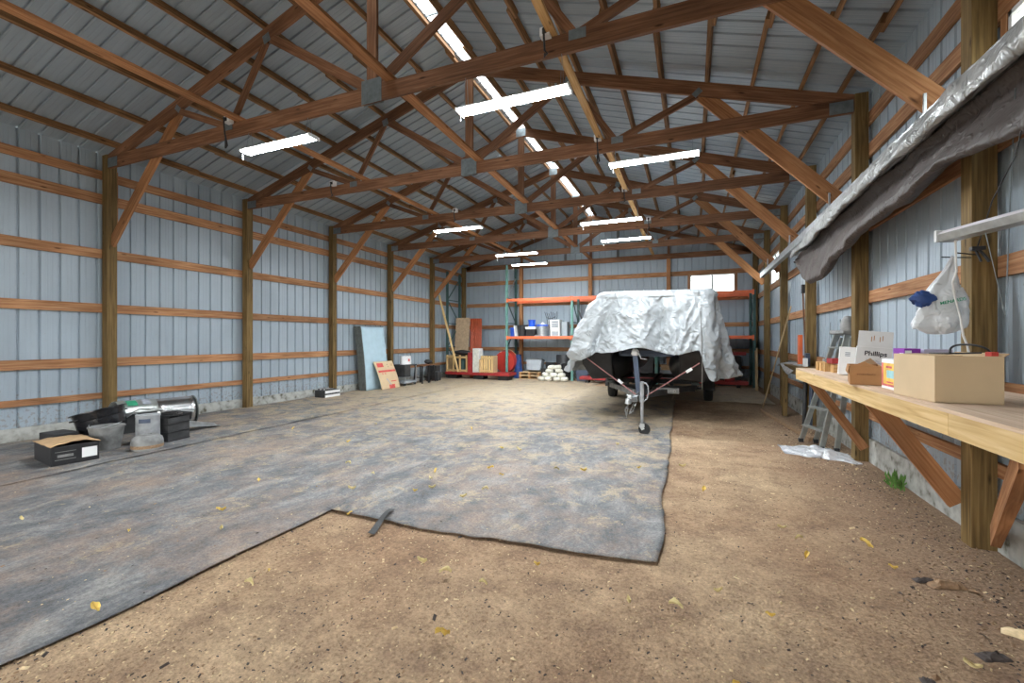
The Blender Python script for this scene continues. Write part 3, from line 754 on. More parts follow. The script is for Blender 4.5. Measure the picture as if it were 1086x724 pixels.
rd = random.Random(5)
def litter(name, n, region, mats, smin, smax, label, zf, flatv=.3):
    m = MB()
    for i in range(n):
        x, y = region(rd); s_ = rd.uniform(smin, smax) * (1 + (1.2 if rd.random() < .02 else 0)); a = rd.uniform(0, PI); ca, sa = math.cos(a), math.sin(a)
        w = s_ * rd.uniform(.25, .7); t_ = s_ * rd.uniform(.08, flatv); z = zf(x, y)
        tl = rd.uniform(-.3, .3) * s_
        q = [(-s_ / 2, -w / 2, 0), (s_ / 2, -w / 3, tl), (s_ / 2 * .8, w / 2, t_ + tl), (-s_ / 2, w / 2 * .7, t_), (0, 0, t_ * 1.5)]
        P_ = [Vector((x + p * ca - r * sa, y + p * sa + r * ca, z + max(0, h))) for p, r, h in q]
        m.cur = rd.choices(range(len(mats)), weights=[x_[1] for x_ in mats])[0]
        m._add(P_, [(0, 1, 4), (1, 2, 4), (2, 3, 4), (3, 0, 4)])
    o = m.build(name, [x_[0] for x_ in mats], recalc=False)
    return tag(o, label, 'wood chips', kind='stuff')
def reg_right(r):
    while True:
        y = .9 + 10.0 * r.random() ** 2.0; x = r.uniform(-2.9, 1.95)
        if y < 3.0 or x > -.22: return x, y
def reg_front(r):
    y = r.uniform(.6, 2.95); return r.uniform(-2.85, 1.0), y
def reg_wall(r):
    y = 2.2 + 7 * r.random() ** 1.3; return 1.9 - abs(r.gauss(0, .35)), y
def reg_cloth(r): return r.uniform(-7, -.4), 1.2 + 12 * r.random() ** 1.4
litter('wood_chips', 12000, reg_right, [('chipdark', 4), ('chipmid', 6), ('chiplight', 5)], .005, .018, 'loose wood chips and crumbs spread over the bare sawdust floor', lambda x, y: fz(x, y))
litter('bark_litter', 2600, reg_wall, [('chipdark', 5), ('chipmid', 5), ('chiplight', 2)], .006, .026, 'dark bark and leaf litter gathered along the foot of the right wall', lambda x, y: fz(x, y))
litter('dirt_crumbs', 2200, reg_cloth, [('chipdark', 4), ('chipmid', 4), ('chiplight', 4)], .004, .014, 'crumbs of dirt and chips scattered over the grey floor fabric', lambda x, y: .02)
def debris(x, y, L_, W_, H_, seed, mat, label, rz=0):
    m = MB()
    def g(u, v):
        a = (u - .5) * L_; b = (v - .5) * W_
        e = math.sin(PI * u) ** .5 * math.sin(PI * v) ** .5
        z = H_ * e * (.5 + .8 * abs(noise.noise(Vector((u * 5, v * 5, seed)))))
        return Vector((x + a * math.cos(rz) - b * math.sin(rz) + .3 * W_ * noise.noise(Vector((u * 4, seed, 0))), y + a * math.sin(rz) + b * math.cos(rz), -.012 + z))
    m.grid(g, 22, 10); return tag(m.build('bark_piece', mat, smooth=35), label, 'bark', 'pieces of bark by the right wall')
debris(1.42, 3.45, .20, .07, .05, 1, 'chipmid', 'grey brown curled bark piece on the dirt near the right wall', .3)
debris(1.33, 3.47, .13, .05, .03, 2, 'chipdark', 'dark bark piece beside the grey curled piece near the right wall', .2)
debris(1.58, 2.98, .26, .07, .05, 3, 'chiplight', 'pale tan torn bark piece in front of the near right post', 2.7)
debris(1.30, 2.75, .14, .07, .035, 4, 'chipdark', 'black clump on the dirt at lower right', .4)
debris(.95, 2.45, .06, .05, .02, 5, 'chipdark', 'small dark clump on the sawdust at lower right middle', 0)
# weed at the right wall
m = MB()
for k in range(26):
    a = rd.uniform(0, 6.28); r_ = rd.uniform(0, .09); x, y = 1.90 + rd.uniform(-.05, .05), 5.55 + rd.uniform(-.12, .12); hgt = rd.uniform(.05, .16)
    dx, dy = math.cos(a) * r_, math.sin(a) * r_
    m._add([(x - .006, y, -.01), (x + .006, y, -.01), (x + dx + .01, y + dy, hgt * .7), (x + dx, y + dy, hgt), (x + dx - .01, y + dy, hgt * .7)], [(0, 1, 2, 3, 4)])
tag(m.build('weed', 'leafg'), 'small green weed growing at the foot of the right wall', 'plant')

# ------------------------------------------------------------------ workbench
t = thing('workbench', 'long pine workbench fixed along the right wall', 'workbench', (1.6, 4.0, 0))
m = MB(); m.box(1.2, 1.985, -1.0, 6.44, 1.10, 1.12); m.build('tabletop', 'ply', t, bevel=.002)
m = MB(); m.box(1.2, 1.24, -1.0, 2.9, .985, 1.10); m.build('front_board', 'pale', t, bevel=.002)
m = MB(); m.box(1.2, 1.24, 2.902, 6.44, .985, 1.10); m.build('front_board', 'pale', t, bevel=.002)
m = MB(); m.box(1.24, 1.98, 6.40, 6.44, .985, 1.10); m.build('end_board', 'pale', t, bevel=.002)
for yy in (1.0, 2.9, 4.30, 5.4):
    m = MB(); m.box(1.24, 1.98, yy, yy + .04, .99, 1.10); m.build('cross_member', 'gold', t)
def dbrace(a, b, w=.038, h=.10):
    m = MB(); m.beam(a, b, w, h); m.build('brace', 'knee', t, bevel=.002)
dbrace((1.30, 6.58, 1.10), (1.94, 6.58, .15)); 
m = MB(); m.box(1.24, 1.98, 6.46, 6.56, 1.02, 1.10)
dbrace((1.26, 4.36, 1.10), (1.86, 4.36, .24), h=.13)
dbrace((1.24, 2.41, 1.02), (1.93, 4.06, .12), .05, .14)

def T(x, y, z=0, rz=0): return Matrix.Translation((x, y, z)) @ Matrix.Rotation(rz, 4, 'Z')
def openbox(t, A, L_, W_, H_, mat, name='body', th=.005, bottom=True):
    m = MB()
    m.box(-L_ / 2, L_ / 2, -W_ / 2, -W_ / 2 + th, 0, H_, A); m.box(-L_ / 2, L_ / 2, W_ / 2 - th, W_ / 2, 0, H_, A)
    m.box(-L_ / 2, -L_ / 2 + th, -W_ / 2 + th, W_ / 2 - th, 0, H_, A); m.box(L_ / 2 - th, L_ / 2, -W_ / 2 + th, W_ / 2 - th, 0, H_, A)
    m.box(-L_ / 2, L_ / 2, -W_ / 2, W_ / 2, 0, th, A)
    return m.build(name, mat, t)
ZB = 1.12
# big plain cardboard box
t = thing('cardboard_box', 'large plain open cardboard box on the bench with a black cord on top', 'box', (1.39, 3.41, ZB))
A = T(1.39, 3.41, ZB, R(4)); openbox(t, A, .30, .45, .262, 'cardlight')
def flapm(A, p, q, out, mat, par, nm='flap', th=.004):
    p = Vector(p); q = Vector(q); o_ = Vector(out); m = MB(); nrm = (q - p).cross(o_).normalized() * th
    v = [p, q, q + o_, p + o_]; v = [A @ x for x in v + [x + nrm for x in v]]
    m._add(v, [(0, 1, 2, 3), (7, 6, 5, 4), (0, 4, 5, 1), (1, 5, 6, 2), (2, 6, 7, 3), (3, 7, 4, 0)]); return m.build(nm, mat, par)
flapm(A, (.15, -.225, .262), (.15, .225, .262), (.02, 0, .015), 'card', t)
flapm(A, (-.145, -.22, .262), (-.145, .22, .262), (.12, 0, .004), 'card', t)
flapm(A, (-.14, .222, .262), (.14, .222, .262), (0, -.10, -.01), 'card', t)
m = MB(); pts = [A @ Vector((-.02 + .16 * k / 14, -.10 + .06 * math.sin(k * .4), .275 + .05 * math.sin(PI * k / 14))) for k in range(15)]; m.tube(pts, .006, 8)
m.tube([A @ Vector((.14, -.07, .277)), A @ Vector((.02, .0, .27)), A @ Vector((-.02, .1, .268)), A @ Vector((-.02, -.1, .275))], .005, 8)
tag(m.build('looped_cable', 'black', smooth=60), 'black cord looped over the top of the large cardboard box', 'cord')
m = MB(); m.box(.11, .14, -.20, -.15, .25, .285, A); tag(m.build('red_tag', 'redbright'), 'bright red tag sticking up inside the right side of the large box', 'tag')
# colourful small carton
t = thing('printed_carton', 'white carton with pink, yellow and cyan print on the bench', 'box', (1.40, 3.89, ZB))
m = MB(); m.box(1.297, 1.47, 3.73, 4.05, ZB, ZB + .215); m.build('carton', 'paper', t, bevel=.003)
def decal(par, mat, x, y0, y1, z0, z1, nm='print', th=.001):
    m = MB(); m.box(x - th, x, y0, y1, z0, z1); return m.build(nm, mat, par)
decal(t, 'pink', 1.2968, 3.74, 4.045, ZB + .02, ZB + .185)
decal(t, 'yellow', 1.2955, 3.80, 4.01, ZB + .035, ZB + .185, th=.0008)
decal(t, 'cyan', 1.2945, 3.81, 3.95, ZB + .08, ZB + .135, th=.0006)
decal(t, 'cyan', 1.2945, 3.74, 3.79, ZB + .02, ZB + .06, th=.0006)
decal(t, 'pink', 1.2940, 3.86, 3.96, ZB + .15, ZB + .165, th=.0004)
decal(t, 'pink', 1.2940, 3.84, 3.95, ZB + .045, ZB + .055, th=.0004)
# brown box with printed name
A = T(1.29, 4.38, ZB, R(-13)); t = thing('brown_box', 'small brown cardboard box with printed side and raised flaps on the bench', 'box', (1.29, 4.38, ZB))
openbox(t, A, .20, .36, .148, 'carddark')
flapm(A, (-.10, -.18, .148), (-.10, .18, .148), (-.012, 0, -.06), 'carddark', t)
m = MB(); m._add([A @ Vector(p) for p in ((-.09, -.174, .146), (.06, -.174, .146), (-.01, -.165, .182), (-.09, -.170, .146), (.06, -.170, .146), (-.01, -.161, .182))], [(0, 1, 2), (5, 4, 3), (0, 3, 4, 1), (1, 4, 5, 2), (2, 5, 3, 0)]); m.build('flap', 'carddark', t)
m = MB(); m._add([A @ Vector(p) for p in ((-.03, .17, .148), (.10, .17, .148), (.05, .16, .20), (-.03, .175, .148), (.10, .175, .148), (.05, .165, .20))], [(0, 1, 2), (5, 4, 3), (0, 3, 4, 1), (1, 4, 5, 2), (2, 5, 3, 0)]); m.build('flap', 'card', t)
text_mesh('printed_name', 'amazonbasics', .021, 'brownink', t, A @ frameM((0, -.1812, .085), (1, 0, 0), (0, 0, 1)))
# grey-white box with open lid
A = T(1.52, 5.0, ZB, R(-14)) @ Matrix.Rotation(R(5), 4, 'Y'); t = thing('lettered_box', 'white grey carton lettered Phillips standing open on the bench', 'box', (1.52, 5.0, ZB))
m = MB(); m.box(-.125, .125, -.07, .07, .01, .285, A); m.build('carton', 'cardwhite', t, bevel=.003)
A2 = A @ Matrix.Translation((-.0, -.066, .285)) @ Matrix.Rotation(R(-8), 4, 'X')
m = MB(); m.box(-.123, .123, -.004, .004, 0, .145, A2); m.build('lid_flap', 'cardwhite', t)
m = MB()
for k, x in enumerate((-.03, -.012, .03, .048)): m.box(x, x + .006, -.0052, -.004, .05 + (.01 if k % 2 else 0), .095 + (.01 if k % 2 else 0), A2)
m.build('flap_marks', 'carddark', t)
text_mesh('lettering', 'Phillips', .058, 'ink', t, A @ frameM((.012, -.0712, .225), (1, 0, 0), (0, 0, 1)), bold=.0012)
m = MB()
for k in range(3): m.box(-.05, .06 - .015 * k, -.0712, -.070, .14 + k * .012, .145 + k * .012, A)
m.box(-.05, -.047, -.0712, -.07, .09, .18, A); m.box(.075, .078, -.0712, -.07, .09, .18, A); m.build('fine_print', 'greyink', t)
# small white box
A = T(1.42, 5.34, ZB, R(-12)) @ Matrix.Rotation(R(4), 4, 'Y'); t = thing('small_white_box', 'small white box with dark mark beside the lettered carton', 'box', (1.42, 5.34, ZB))
m = MB(); m.box(-.065, .065, -.05, .05, .005, .28, A); m.build('carton', 'paper', t, bevel=.003)
m = MB()
for k in range(3): m.box(-.02, .02, -.0512, -.05, .19 + k * .015, .199 + k * .015, A)
m.build('print', 'greyink', t)
# purple box
t = thing('purple_box', 'purple and white carton behind the large cardboard box', 'box', (1.64, 4.35, ZB))
m = MB(); m.box(1.50, 1.60, 4.25, 4.45, ZB, ZB + .285); m.build('carton', 'purple', t, bevel=.003)
decal(t, 'paper', 1.4995, 4.26, 4.33, ZB + .02, ZB + .25); m = MB(); m.box(1.505, 1.545, 4.249, 4.2498, ZB + .02, ZB + .27); m.build('label', 'paper', t)
m = MB(); m.box(1.63, 1.80, 4.28, 4.42, ZB, ZB + .28); tag(m.build('lavender_box', 'lav', bevel=.003), 'pale lavender box right of the purple carton on the bench', 'box')
# wooden offcuts
cuts = [((1.34, 1.42, 6.05, 6.12), .10, 'first pale wood offcut from the left on the bench'), ((1.35, 1.43, 5.93, 6.0), .09, 'second pale wood offcut from the left on the bench'), ((1.36, 1.44, 5.83, 5.9), .095, 'third pale wood offcut from the left on the bench'),
        ((1.40, 1.56, 5.66, 5.78), .085, 'widest orange wood offcut under the dark red board')]
for (a, b, c, d), h, lab in cuts:
    m = MB(); m.box(a, b, c, d, ZB, ZB + h); tag(m.build('wood_offcut', 'gold', bevel=.002), lab, 'wood block', 'wood offcuts on the bench')
m = MB(); m.box(1.38, 1.60, 5.64, 5.84, ZB + .0955, ZB + .15, None); tag(m.build('red_board', 'red', bevel=.003), 'dark red brown board lying across the wood offcuts', 'board')
m = MB(); m.lathe([(0, 0), (.045, 0), (.045, .12), (.04, .125), (.04, .01), (0, .01)], T(1.50, 6.32, ZB), 20); tag(m.build('metal_can', 'dustgrey', smooth=40), 'grey metal can at the far left end of the bench', 'can')

# hanging shopping bag
t = thing('shopping_bag', 'white plastic shopping bag hanging from nails on the near right post', 'bag', (1.70, 4.05, 1.50))
def bagf(u, v):
    a = 2 * PI * u
    w = [(.012, 2.06), (.025, 1.98), (.05, 1.90), (.085, 1.80), (.12, 1.70), (.13, 1.62), (.11, 1.555), (.06, 1.52), (.0, 1.515)]
    k = v * (len(w) - 1); i = min(int(k), len(w) - 2); f = k - i; r = w[i][0] * (1 - f) + w[i + 1][0] * f; z = w[i][1] * (1 - f) + w[i + 1][1] * f
    cx = 1.725 - .09 * min(1, (2.06 - z) / .35); cy = 4.09 - .03 * (2.06 - z)
    rr = r * (1 + .16 * math.sin(5 * a + 3 * v) + .25 * noise.noise(Vector((math.cos(a) * 2, math.sin(a) * 2, z * 9))))
    sk = .05 * math.cos(a) * (1 if 1.6 < z < 1.8 else 0)
    return Vector((cx + rr * 1.15 * math.cos(a), cy + rr * .55 * math.sin(a), z + sk + .02 * noise.noise(Vector((a, z * 10, 3)))))
m = MB(); m.grid(bagf, 64, 60, wrapu=True); m.build('bag_film', 'white_plastic_bag', t, smooth=70)
text_mesh('green_print', 'MENARDS', .030, 'greenp', t, frameM((1.675, 3.985, 1.74), (.95, -.15, .22), (-.18, .05, 1)), bold=.0006)
m = MB(); m.grid(lambda u, v: Vector((1.525 + .062 * math.cos(2 * PI * u) * math.sin(PI * v) * (1 + .5 * noise.noise(Vector((u * 9, v * 9, 2)))), 4.03 + .05 * math.sin(2 * PI * u) * math.sin(PI * v), 1.765 + .055 * math.cos(PI * v) + .02 * noise.noise(Vector((u * 8, v * 8, 5))))), 40, 20, wrapu=True)
tag(m.build('blue_wrapper', 'dblue', smooth=30), 'crinkled dark blue wrapper poking out of the hanging white bag', 'wrapper')
m = MB(); m.tube([(1.66, 4.10, 2.065), (1.87, 4.18, 2.06)], .004, 6); m.tube([(1.72, 4.04, 2.08), (1.90, 4.17, 2.075)], .004, 6)
tag(m.build('nail', 'rubber'), 'long dark nails sticking out of the near right post', 'nail')
# white cord
pts = [(1.44, 3.40, 2.08), (1.45, 3.42, 1.95), (1.47, 3.46, 1.88), (1.46, 3.48, 1.82), (1.50, 3.55, 1.74), (1.55, 3.60, 1.60), (1.57, 3.62, 1.50), (1.60, 3.64, 1.43), (1.60, 3.62, 1.36), (1.63, 3.60, 1.30), (1.655, 3.62, 1.22), (1.65, 3.62, 1.125)]
m = MB(); m.tube(pts, .006, 8); tag(m.build('dangling_cable', 'white', smooth=60), 'white cord dangling from the unlit light past the hanging bag', 'cord')
# wire loop on the wall further down
m = MB(); m.tube([(1.975 , 7.9 + .26 * math.cos(a * PI / 9), 1.66 + .30 * math.sin(a * PI / 9) * (1.0 if a < 9 else .75)) for a in range(8, 20)], .006, 6)
tag(m.build('wire_loop', 'plate', smooth=60), 'thin grey wire loop hanging on the right wall left of the ladder', 'wire')

# ------------------------------------------------------------------ step ladder leaning at the end of the bench
t = thing('step_ladder', 'folded aluminium step ladder leaning on the right wall beneath the bench end', 'ladder', (1.66, 7.2, 0))
def lr(a, b, w=.028, h=.065, nm='rail', mat='alu'):
    m = MB(); m.beam(a, b, w, h, (1, .25, 0)); m.build(nm, mat, t, bevel=.003)
FL0, FR0, FL1, FR1 = Vector((1.46, 7.50, 0)), Vector((1.60, 7.02, 0)), Vector((1.83, 7.26, 1.55)), Vector((1.88, 7.00, 1.55))
lr(FL0, FL1); lr(FR0, FR1)
lr(Vector((1.64, 7.50, 0)), Vector((1.90, 7.27, 1.50)), nm='rear_rail'); lr(Vector((1.76, 6.98, 0)), Vector((1.93, 6.98, 1.50)), nm='rear_rail')
for k in range(5):
    f = .16 + .18 * k; a = FL0.lerp(FL1, f); b = FR0.lerp(FR1, f)
    m = MB(); m.beam(a + Vector((-.02, 0, 0)), b + Vector((-.02, 0, 0)), .075, .022); m.build('step', 'alu', t, bevel=.002)
for k in range(3):
    f = .15 + .3 * k; a = Vector((1.64, 7.50, 0)).lerp(Vector((1.90, 7.27, 1.50)), f); b = Vector((1.76, 6.98, 0)).lerp(Vector((1.93, 6.98, 1.50)), f)
    m = MB(); m.beam(a, b, .02, .03); m.build('cross_bar', 'alu', t)
m = MB(); m.beam((1.84, 7.32, 1.56), (1.90, 6.94, 1.56), .17, .05, (.2, 0, 1)); m.build('top_cap', 'dustgrey', t, bevel=.01)
m = MB(); m.lathe([(0, 0), (.075, 0), (.085, .06), (.07, .14), (.04, .19), (0, .20)], T(1.88, 6.98, 1.585), 20); m.build('tool_pouch', 'dustgrey', t, smooth=50)
m = MB(); m.beam((1.815, 7.06, 1.28), (1.845, 7.05, 1.42), .01, .06, (0, 1, 0)); m.build('warning_label', 'yellowfib', t)
for p in (FL0, FR0, Vector((1.64, 7.50, 0)), Vector((1.76, 6.98, 0))):
    m = MB(); m.box(p.x - .03, p.x + .03, p.y - .03, p.y + .03, -.005, .05); m.build('foot', 'black', t, bevel=.006)
# crumpled clear plastic sheet
def pl(u, v):
    x = 1.12 + .75 * u; y = 6.95 - .55 * v + .25 * (1 - u); e = math.sin(PI * u) * math.sin(PI * v)
    return Vector((x + .06 * noise.noise(Vector((u * 4, v * 4, 8))), y + .1 * noise.noise(Vector((u * 5, v * 3, 1))), -.005 + e * (.06 + .10 * abs(noise.noise(Vector((u * 5, v * 5, 4)))))))
m = MB(); m.grid(pl, 50, 36); tag(m.build('plastic_sheet', 'plastic', smooth=30), 'crumpled clear plastic sheet on the ground at the ladder feet', 'plastic sheet')
# planks and blocks on the ground along the right wall
m = MB(); m.beam((1.62, 7.6, .02), (1.35, 10.4, .02), .09, .06); tag(m.build('ground_board', 'chipmid', bevel=.004), 'long reddish board lying on the ground along the right wall', 'board')

# ------------------------------------------------------------------ small shelf bench and leaning tools at the right wall
t = thing('wall_shelf', 'small wall bench with grey cover between right wall posts', 'shelf', (1.78, 9.2, 0))
m = MB(); m.box(1.60, 1.98, 8.25, 9.98, .98, 1.02); m.build('top', 'post', t, bevel=.003)
m = MB(); m.box(1.62, 1.66, 8.27, 9.96, .88, .98); m.build('front_rail', 'post', t)
m = MB(); m.box(1.62, 1.70, 9.86, 9.96, 0, .88); m.build('leg', 'post', t)
m = MB(); m.grid(lambda u, v: Vector((1.55 + .30 * min(1, v * 1.6) - .0, 8.9 + 1.1 * u, 1.03 + .012 * math.sin(u * 9) - (.16 * (1 - v * 3.2) if v < .3 else 0) * (.6 + .5 * math.sin(u * 5 + 1)))), 30, 14)
tag(m.build('grey_blanket', 'greycloth', smooth=50, solid=.01), 'grey blanket draped over the edge of the small wall bench', 'blanket')
def stick(nm, label, a, b, r, mat='crate', cat='stick', sq=False):
    m = MB()
    if sq: m.beam(a, b, r * 2, r * 1.2)
    else: m.cyl(a, b, r, n=10)
    return tag(m.build(nm, mat, smooth=0 if sq else 40), label, cat)
stick('leaning_pole', 'thin pale wooden pole leaning on the right wall past the small wall bench', (1.42, 10.9, 0), (1.83, 10.25, 2.14), .013, 'crate', 'pole')
stick('corner_board', 'tan board leaning in the far right corner beside the rack', (1.70, 14.2, 0), (1.83, 15.4, 1.2), .035, 'crate', 'board', True)
t = thing('garden_rake', 'long handled tool standing on the small wall bench against the wall', 'tool', (1.85, 9.1, 1.02))
m = MB(); m.cyl((1.84, 9.05, 1.02), (1.92, 9.70, 2.38), .014, n=10); m.build('handle', 'truss', t, smooth=40)
m = MB(); m.box(1.90, 1.95, 9.66, 9.74, 2.34, 2.50); m.build('head', 'rubber', t)
m = MB(); m.box(1.78, 1.84, 9.30, 9.42, 1.02, 1.56); tag(m.build('orange_sheet', 'orange', bevel=.004), 'narrow bright orange panel standing on the small wall bench', 'panel')
m = MB(); m.box(1.80, 1.86, 8.86, 8.98, 1.02, 1.24); tag(m.build('blue_box', 'winch', bevel=.004), 'blue and grey box beside the orange panel on the small wall bench', 'box')
m = MB(); m.box(1.74, 1.80, 8.72, 8.80, 1.02, 1.16); tag(m.build('white_carton', 'white', bevel=.004), 'tiny white carton at the front end of the small wall bench', 'box')
for k, (x, y_) in enumerate(((1.80, 9.0), (1.86, 8.85))):
    m = MB(); m.cyl((x, y_, 0), (x + .02, y_, .87), .03, n=10); tag(m.build('dark_pipe', 'winch' if k else 'dblack', smooth=40), ['dark pipe standing under the small wall bench', 'bluish pipe standing under the small wall bench near the post'][k], 'pipe')

# ------------------------------------------------------------------ rail along the right wall with a draped tarp
m = MB(); m.box(1.56, 1.64, 1.0, 12.45, 3.00, 3.04); m.box(1.56, 1.572, 1.0, 12.45, 3.04, 3.12); m.box(1.628, 1.64, 1.0, 12.45, 3.04, 3.12)
for k in range(1, 4):
    yy = Y0 + k * B + .075
    m.box(1.59, 1.61, yy - .035, yy - .02, 3.04, 3.32)
m.box(1.59, 1.61, Y0 + .02, Y0 + .035, 3.04, 3.30)
tag(m.build('steel_rail', 'galv', bevel=.002), 'long galvanised channel hung along the right wall under the knee braces', 'rail')
t = thing('hanging_tarp', 'weathered silver and brown tarp draped over the rail along the right wall', 'tarp', (1.6, 5.3, 2.4))
def drop(y):      # how far the lower fold hangs below the rail
    k = [(1.5, .62), (3.1, .60), (3.94, .48), (5.1, .56), (5.75, .58), (6.5, .68), (7.06, .78), (7.7, .76), (8.1, .62), (8.4, .40), (8.7, .12), (8.9, .06)]
    for (a, b), (c, d) in zip(k[:-1], k[1:]):
        if a <= y <= c: f = (y - a) / (c - a); return b * (1 - f) + d * f
    return k[0][1] if y < k[0][0] else k[-1][1]
def top(y): return 3.13 - .0 * y - (.18 * ((y - 5.5) / 3.4) ** 1.3 if y > 5.5 else 0) * .9
def sil(u, v):
    y = 1.5 + 7.45 * u; tp = top(y); s_ = .17 - .05 * u
    prof = [(.14, -.16), (.12, -.06), (.06, .015), (-.01, .02), (-.05, -.02), (-.075, -.08), (-.085, -.14), (-.075, -.185), (-.05, -.195), (.02, -.14)]
    k = v * (len(prof) - 1); i = min(int(k), len(prof) - 2); f = k - i
    px = prof[i][0] * (1 - f) + prof[i + 1][0] * f; pz = prof[i][1] * (1 - f) + prof[i + 1][1] * f
    sc = 1 if y < 7.6 else max(.35, 1 - (y - 7.6) * .5)
    w = .028 * noise.noise(Vector((y * 2.2, v * 3, 4))) + .012 * noise.noise(Vector((y * 8, v * 6, 9)))
    return Vector((1.6 + px * sc - w, y, tp + pz * sc + w * .6))
m = MB(); m.grid(sil, 260, 30); m.build('silver_fold', 'silver2', t, smooth=70, solid=.004)
def brn(u, v):
    y = 1.5 + 7.2 * u; tp = top(y) - .17; d = max(.04, drop(y) - .19)
    prof = [(.05, .10), (.12, -.08), (.12, -.25), (.06, -.5), (-.01, -.75), (-.03, -.92), (.02, -1.0), (.10, -.90), (.2, -.55), (.24, -.25), (.24, .1)]
    k = v * (len(prof) - 1); i = min(int(k), len(prof) - 2); f = k - i
    px = prof[i][0] * (1 - f) + prof[i + 1][0] * f; pz = prof[i][1] * (1 - f) + prof[i + 1][1] * f
    w = .035 * noise.noise(Vector((y * 1.6, v * 3, 14))) + .02 * noise.noise(Vector((y * 5, v * 4, 19)))
    sc = 1 if y < 7.6 else max(.3, 1 - (y - 7.6) * .6)
    return Vector((1.6 + px * sc * .9 - w, y, tp + pz * d + w * .5))
m = MB(); m.grid(brn, 220, 36); m.build('brown_fold', 'browntarp', t, smooth=70, solid=.004)

# ------------------------------------------------------------------ boat on its trailer
CX = -.80
t = thing('boat_trailer', 'black boat trailer under the covered boat with jack and coupler in front', 'trailer', (CX, 10.5, 0))
def tb(a, b, w=.08, h=.10, nm='frame_beam', mat='dblack'):
    m = MB(); m.beam(a, b, w, h); return m.build(nm, mat, t, bevel=.004)
tb((-.80, 7.25, .54), (CX, 12.9, .50), nm='tongue')
tb((-.84, 8.1, .50), (-1.66, 9.9, .48), mat='dustgrey'); tb((-.76, 8.1, .50), (.06, 9.9, .48), mat='dblack')
tb((-1.66, 9.9, .48), (-1.66, 13.4, .48)); tb((.06, 9.9, .48), (.06, 13.4, .48))
for yy in (9.9, 11.5, 13.3): tb((-1.66, yy, .45), (.06, yy, .45), nm='cross_beam')
for xx in (-1.66, .06):
    tb((xx, 9.8, .56), (xx, 13.5, .56), .14, .05, nm='bunk', mat='dgrey')
for s_, xw in ((-1, -1.90), (1, .36)):
    m = MB(); A = Matrix.Translation((xw, 11.6, .295)) @ Matrix.Rotation(PI / 2, 4, 'Y')
    m.lathe([(.15, -.085), (.22, -.1), (.28, -.09), (.305, -.05), (.308, 0), (.305, .05), (.28, .09), (.22, .1), (.15, .085)], A, 36); w = m.build('wheel', 'rubber', t, smooth=40)
    m = MB(); m.lathe([(0, .03), (.06, .05), (.10, .02), (.155, .04), (.16, .075), (.155, -.07), (.1, -.02), (0, -.02)], A, 24); m.build('rim', 'white', w, smooth=40)
    m = MB(); m.grid(lambda u, v: Vector((xw - .13 + .26 * v, 11.6 - .38 * math.cos(PI * u), .30 + .36 * math.sin(PI * u))), 20, 4); m.build('fender', 'dblack', t, smooth=50, solid=.01)
tb((-2.0, 11.6, .30), (.45, 11.6, .30), .05, .05, nm='axle')
m = MB(); m.beam((-.88, 8.15, .52), (-.94, 8.15, 1.20), .085, .07, (0, 1, 0)); m.build('winch_post', 'winch', t, bevel=.004)
m = MB(); m.lathe([(0, 0), (.055, 0), (.07, .03), (.06, .09), (.03, .12), (0, .125)], T(-.94, 8.13, 1.19), 20); m.build('winch', 'white', t, smooth=50)
m = MB(); m.tube([(-.92, 8.10, 1.28), (-.86, 8.05, 1.22), (-.83, 8.03, 1.14), (-.74, 8.05, 1.13)], .010, 6); m.build('winch_handle', 'dustwhite', t)
# jack
m = MB(); m.cyl((-.72, 7.12, .16), (-.72, 7.12, .55), .024, n=16); m.cyl((-.72, 7.12, .50), (-.72, 7.12, .82), .032, n=16); j = m.build('jack_tube', 'dustwhite', t, smooth=40)
m = MB(); m.box(-.75, -.68, 7.085, 7.155, .12, .17); m.beam((-.74, 7.09, .15), (-.70, 7.09, .08), .005, .05, (0, 0, 1)); m.beam((-.74, 7.155, .15), (-.70, 7.155, .08), .005, .05, (0, 0, 1)); m.build('caster_fork', 'galv', t)
m = MB(); m.lathe([(.0, -.022), (.05, -.022), (.078, -.022), (.088, -.01), (.088, .01), (.078, .022), (.05, .022), (0, .022)], Matrix.Translation((-.685, 7.12, .085)) @ Matrix.Rotation(PI / 2, 4, 'X') , 28); m.build('caster_wheel', 'rubber', t, smooth=35)
m = MB(); m.tube([(-.70, 7.10, .80), (-.66, 7.10, .80), (-.63, 7.10, .76), (-.62, 7.1, .66), (-.64, 7.1, .56), (-.69, 7.12, .52)], .010, 8); m.build('crank', 'dustwhite', t, smooth=50)
# coupler: rusty casting with ball socket
m = MB(); m.beam((-.80, 7.35, .54), (-.84, 7.12, .55), .10, .09); m.beam((-.84, 7.12, .55), (-.90, 6.96, .54), .085, .07); m.cyl((-.905, 6.93, .49), (-.905, 6.93, .57), .05, .042, 18); m.beam((-.86, 7.08, .60), (-.93, 6.96, .62), .03, .025); m.box(-.92, -.86, 6.95, 7.0, .57, .62)
m.build('coupler', 'galv', t, bevel=.006)
def chain(pts, nm):
    m = MB(); P_ = [Vector(p) for p in pts]
    n = 13
    for k in range(n):
        f = k / (n - 1); i = min(int(f * (len(P_) - 1)), len(P_) - 2); g = f * (len(P_) - 1) - i; c = P_[i].lerp(P_[i + 1], g); d = (P_[i + 1] - P_[i]).normalized()
        sd = Vector((1, 0, 0)) if k % 2 else Vector((0, 1, 0)); sd = (sd - d * sd.dot(d)).normalized()
        m.tube([c + d * (.016 * math.cos(a * PI / 4)) + sd * (.009 * math.sin(a * PI / 4)) for a in range(9)], .0035, 5)
    m.build(nm, 'galv', t, smooth=60)
chain([(-.83, 7.05, .50), (-.87, 7.0, .40), (-.885, 6.97, .34), (-.84, 6.98, .38), (-.80, 7.05, .50)], 'safety_chain')
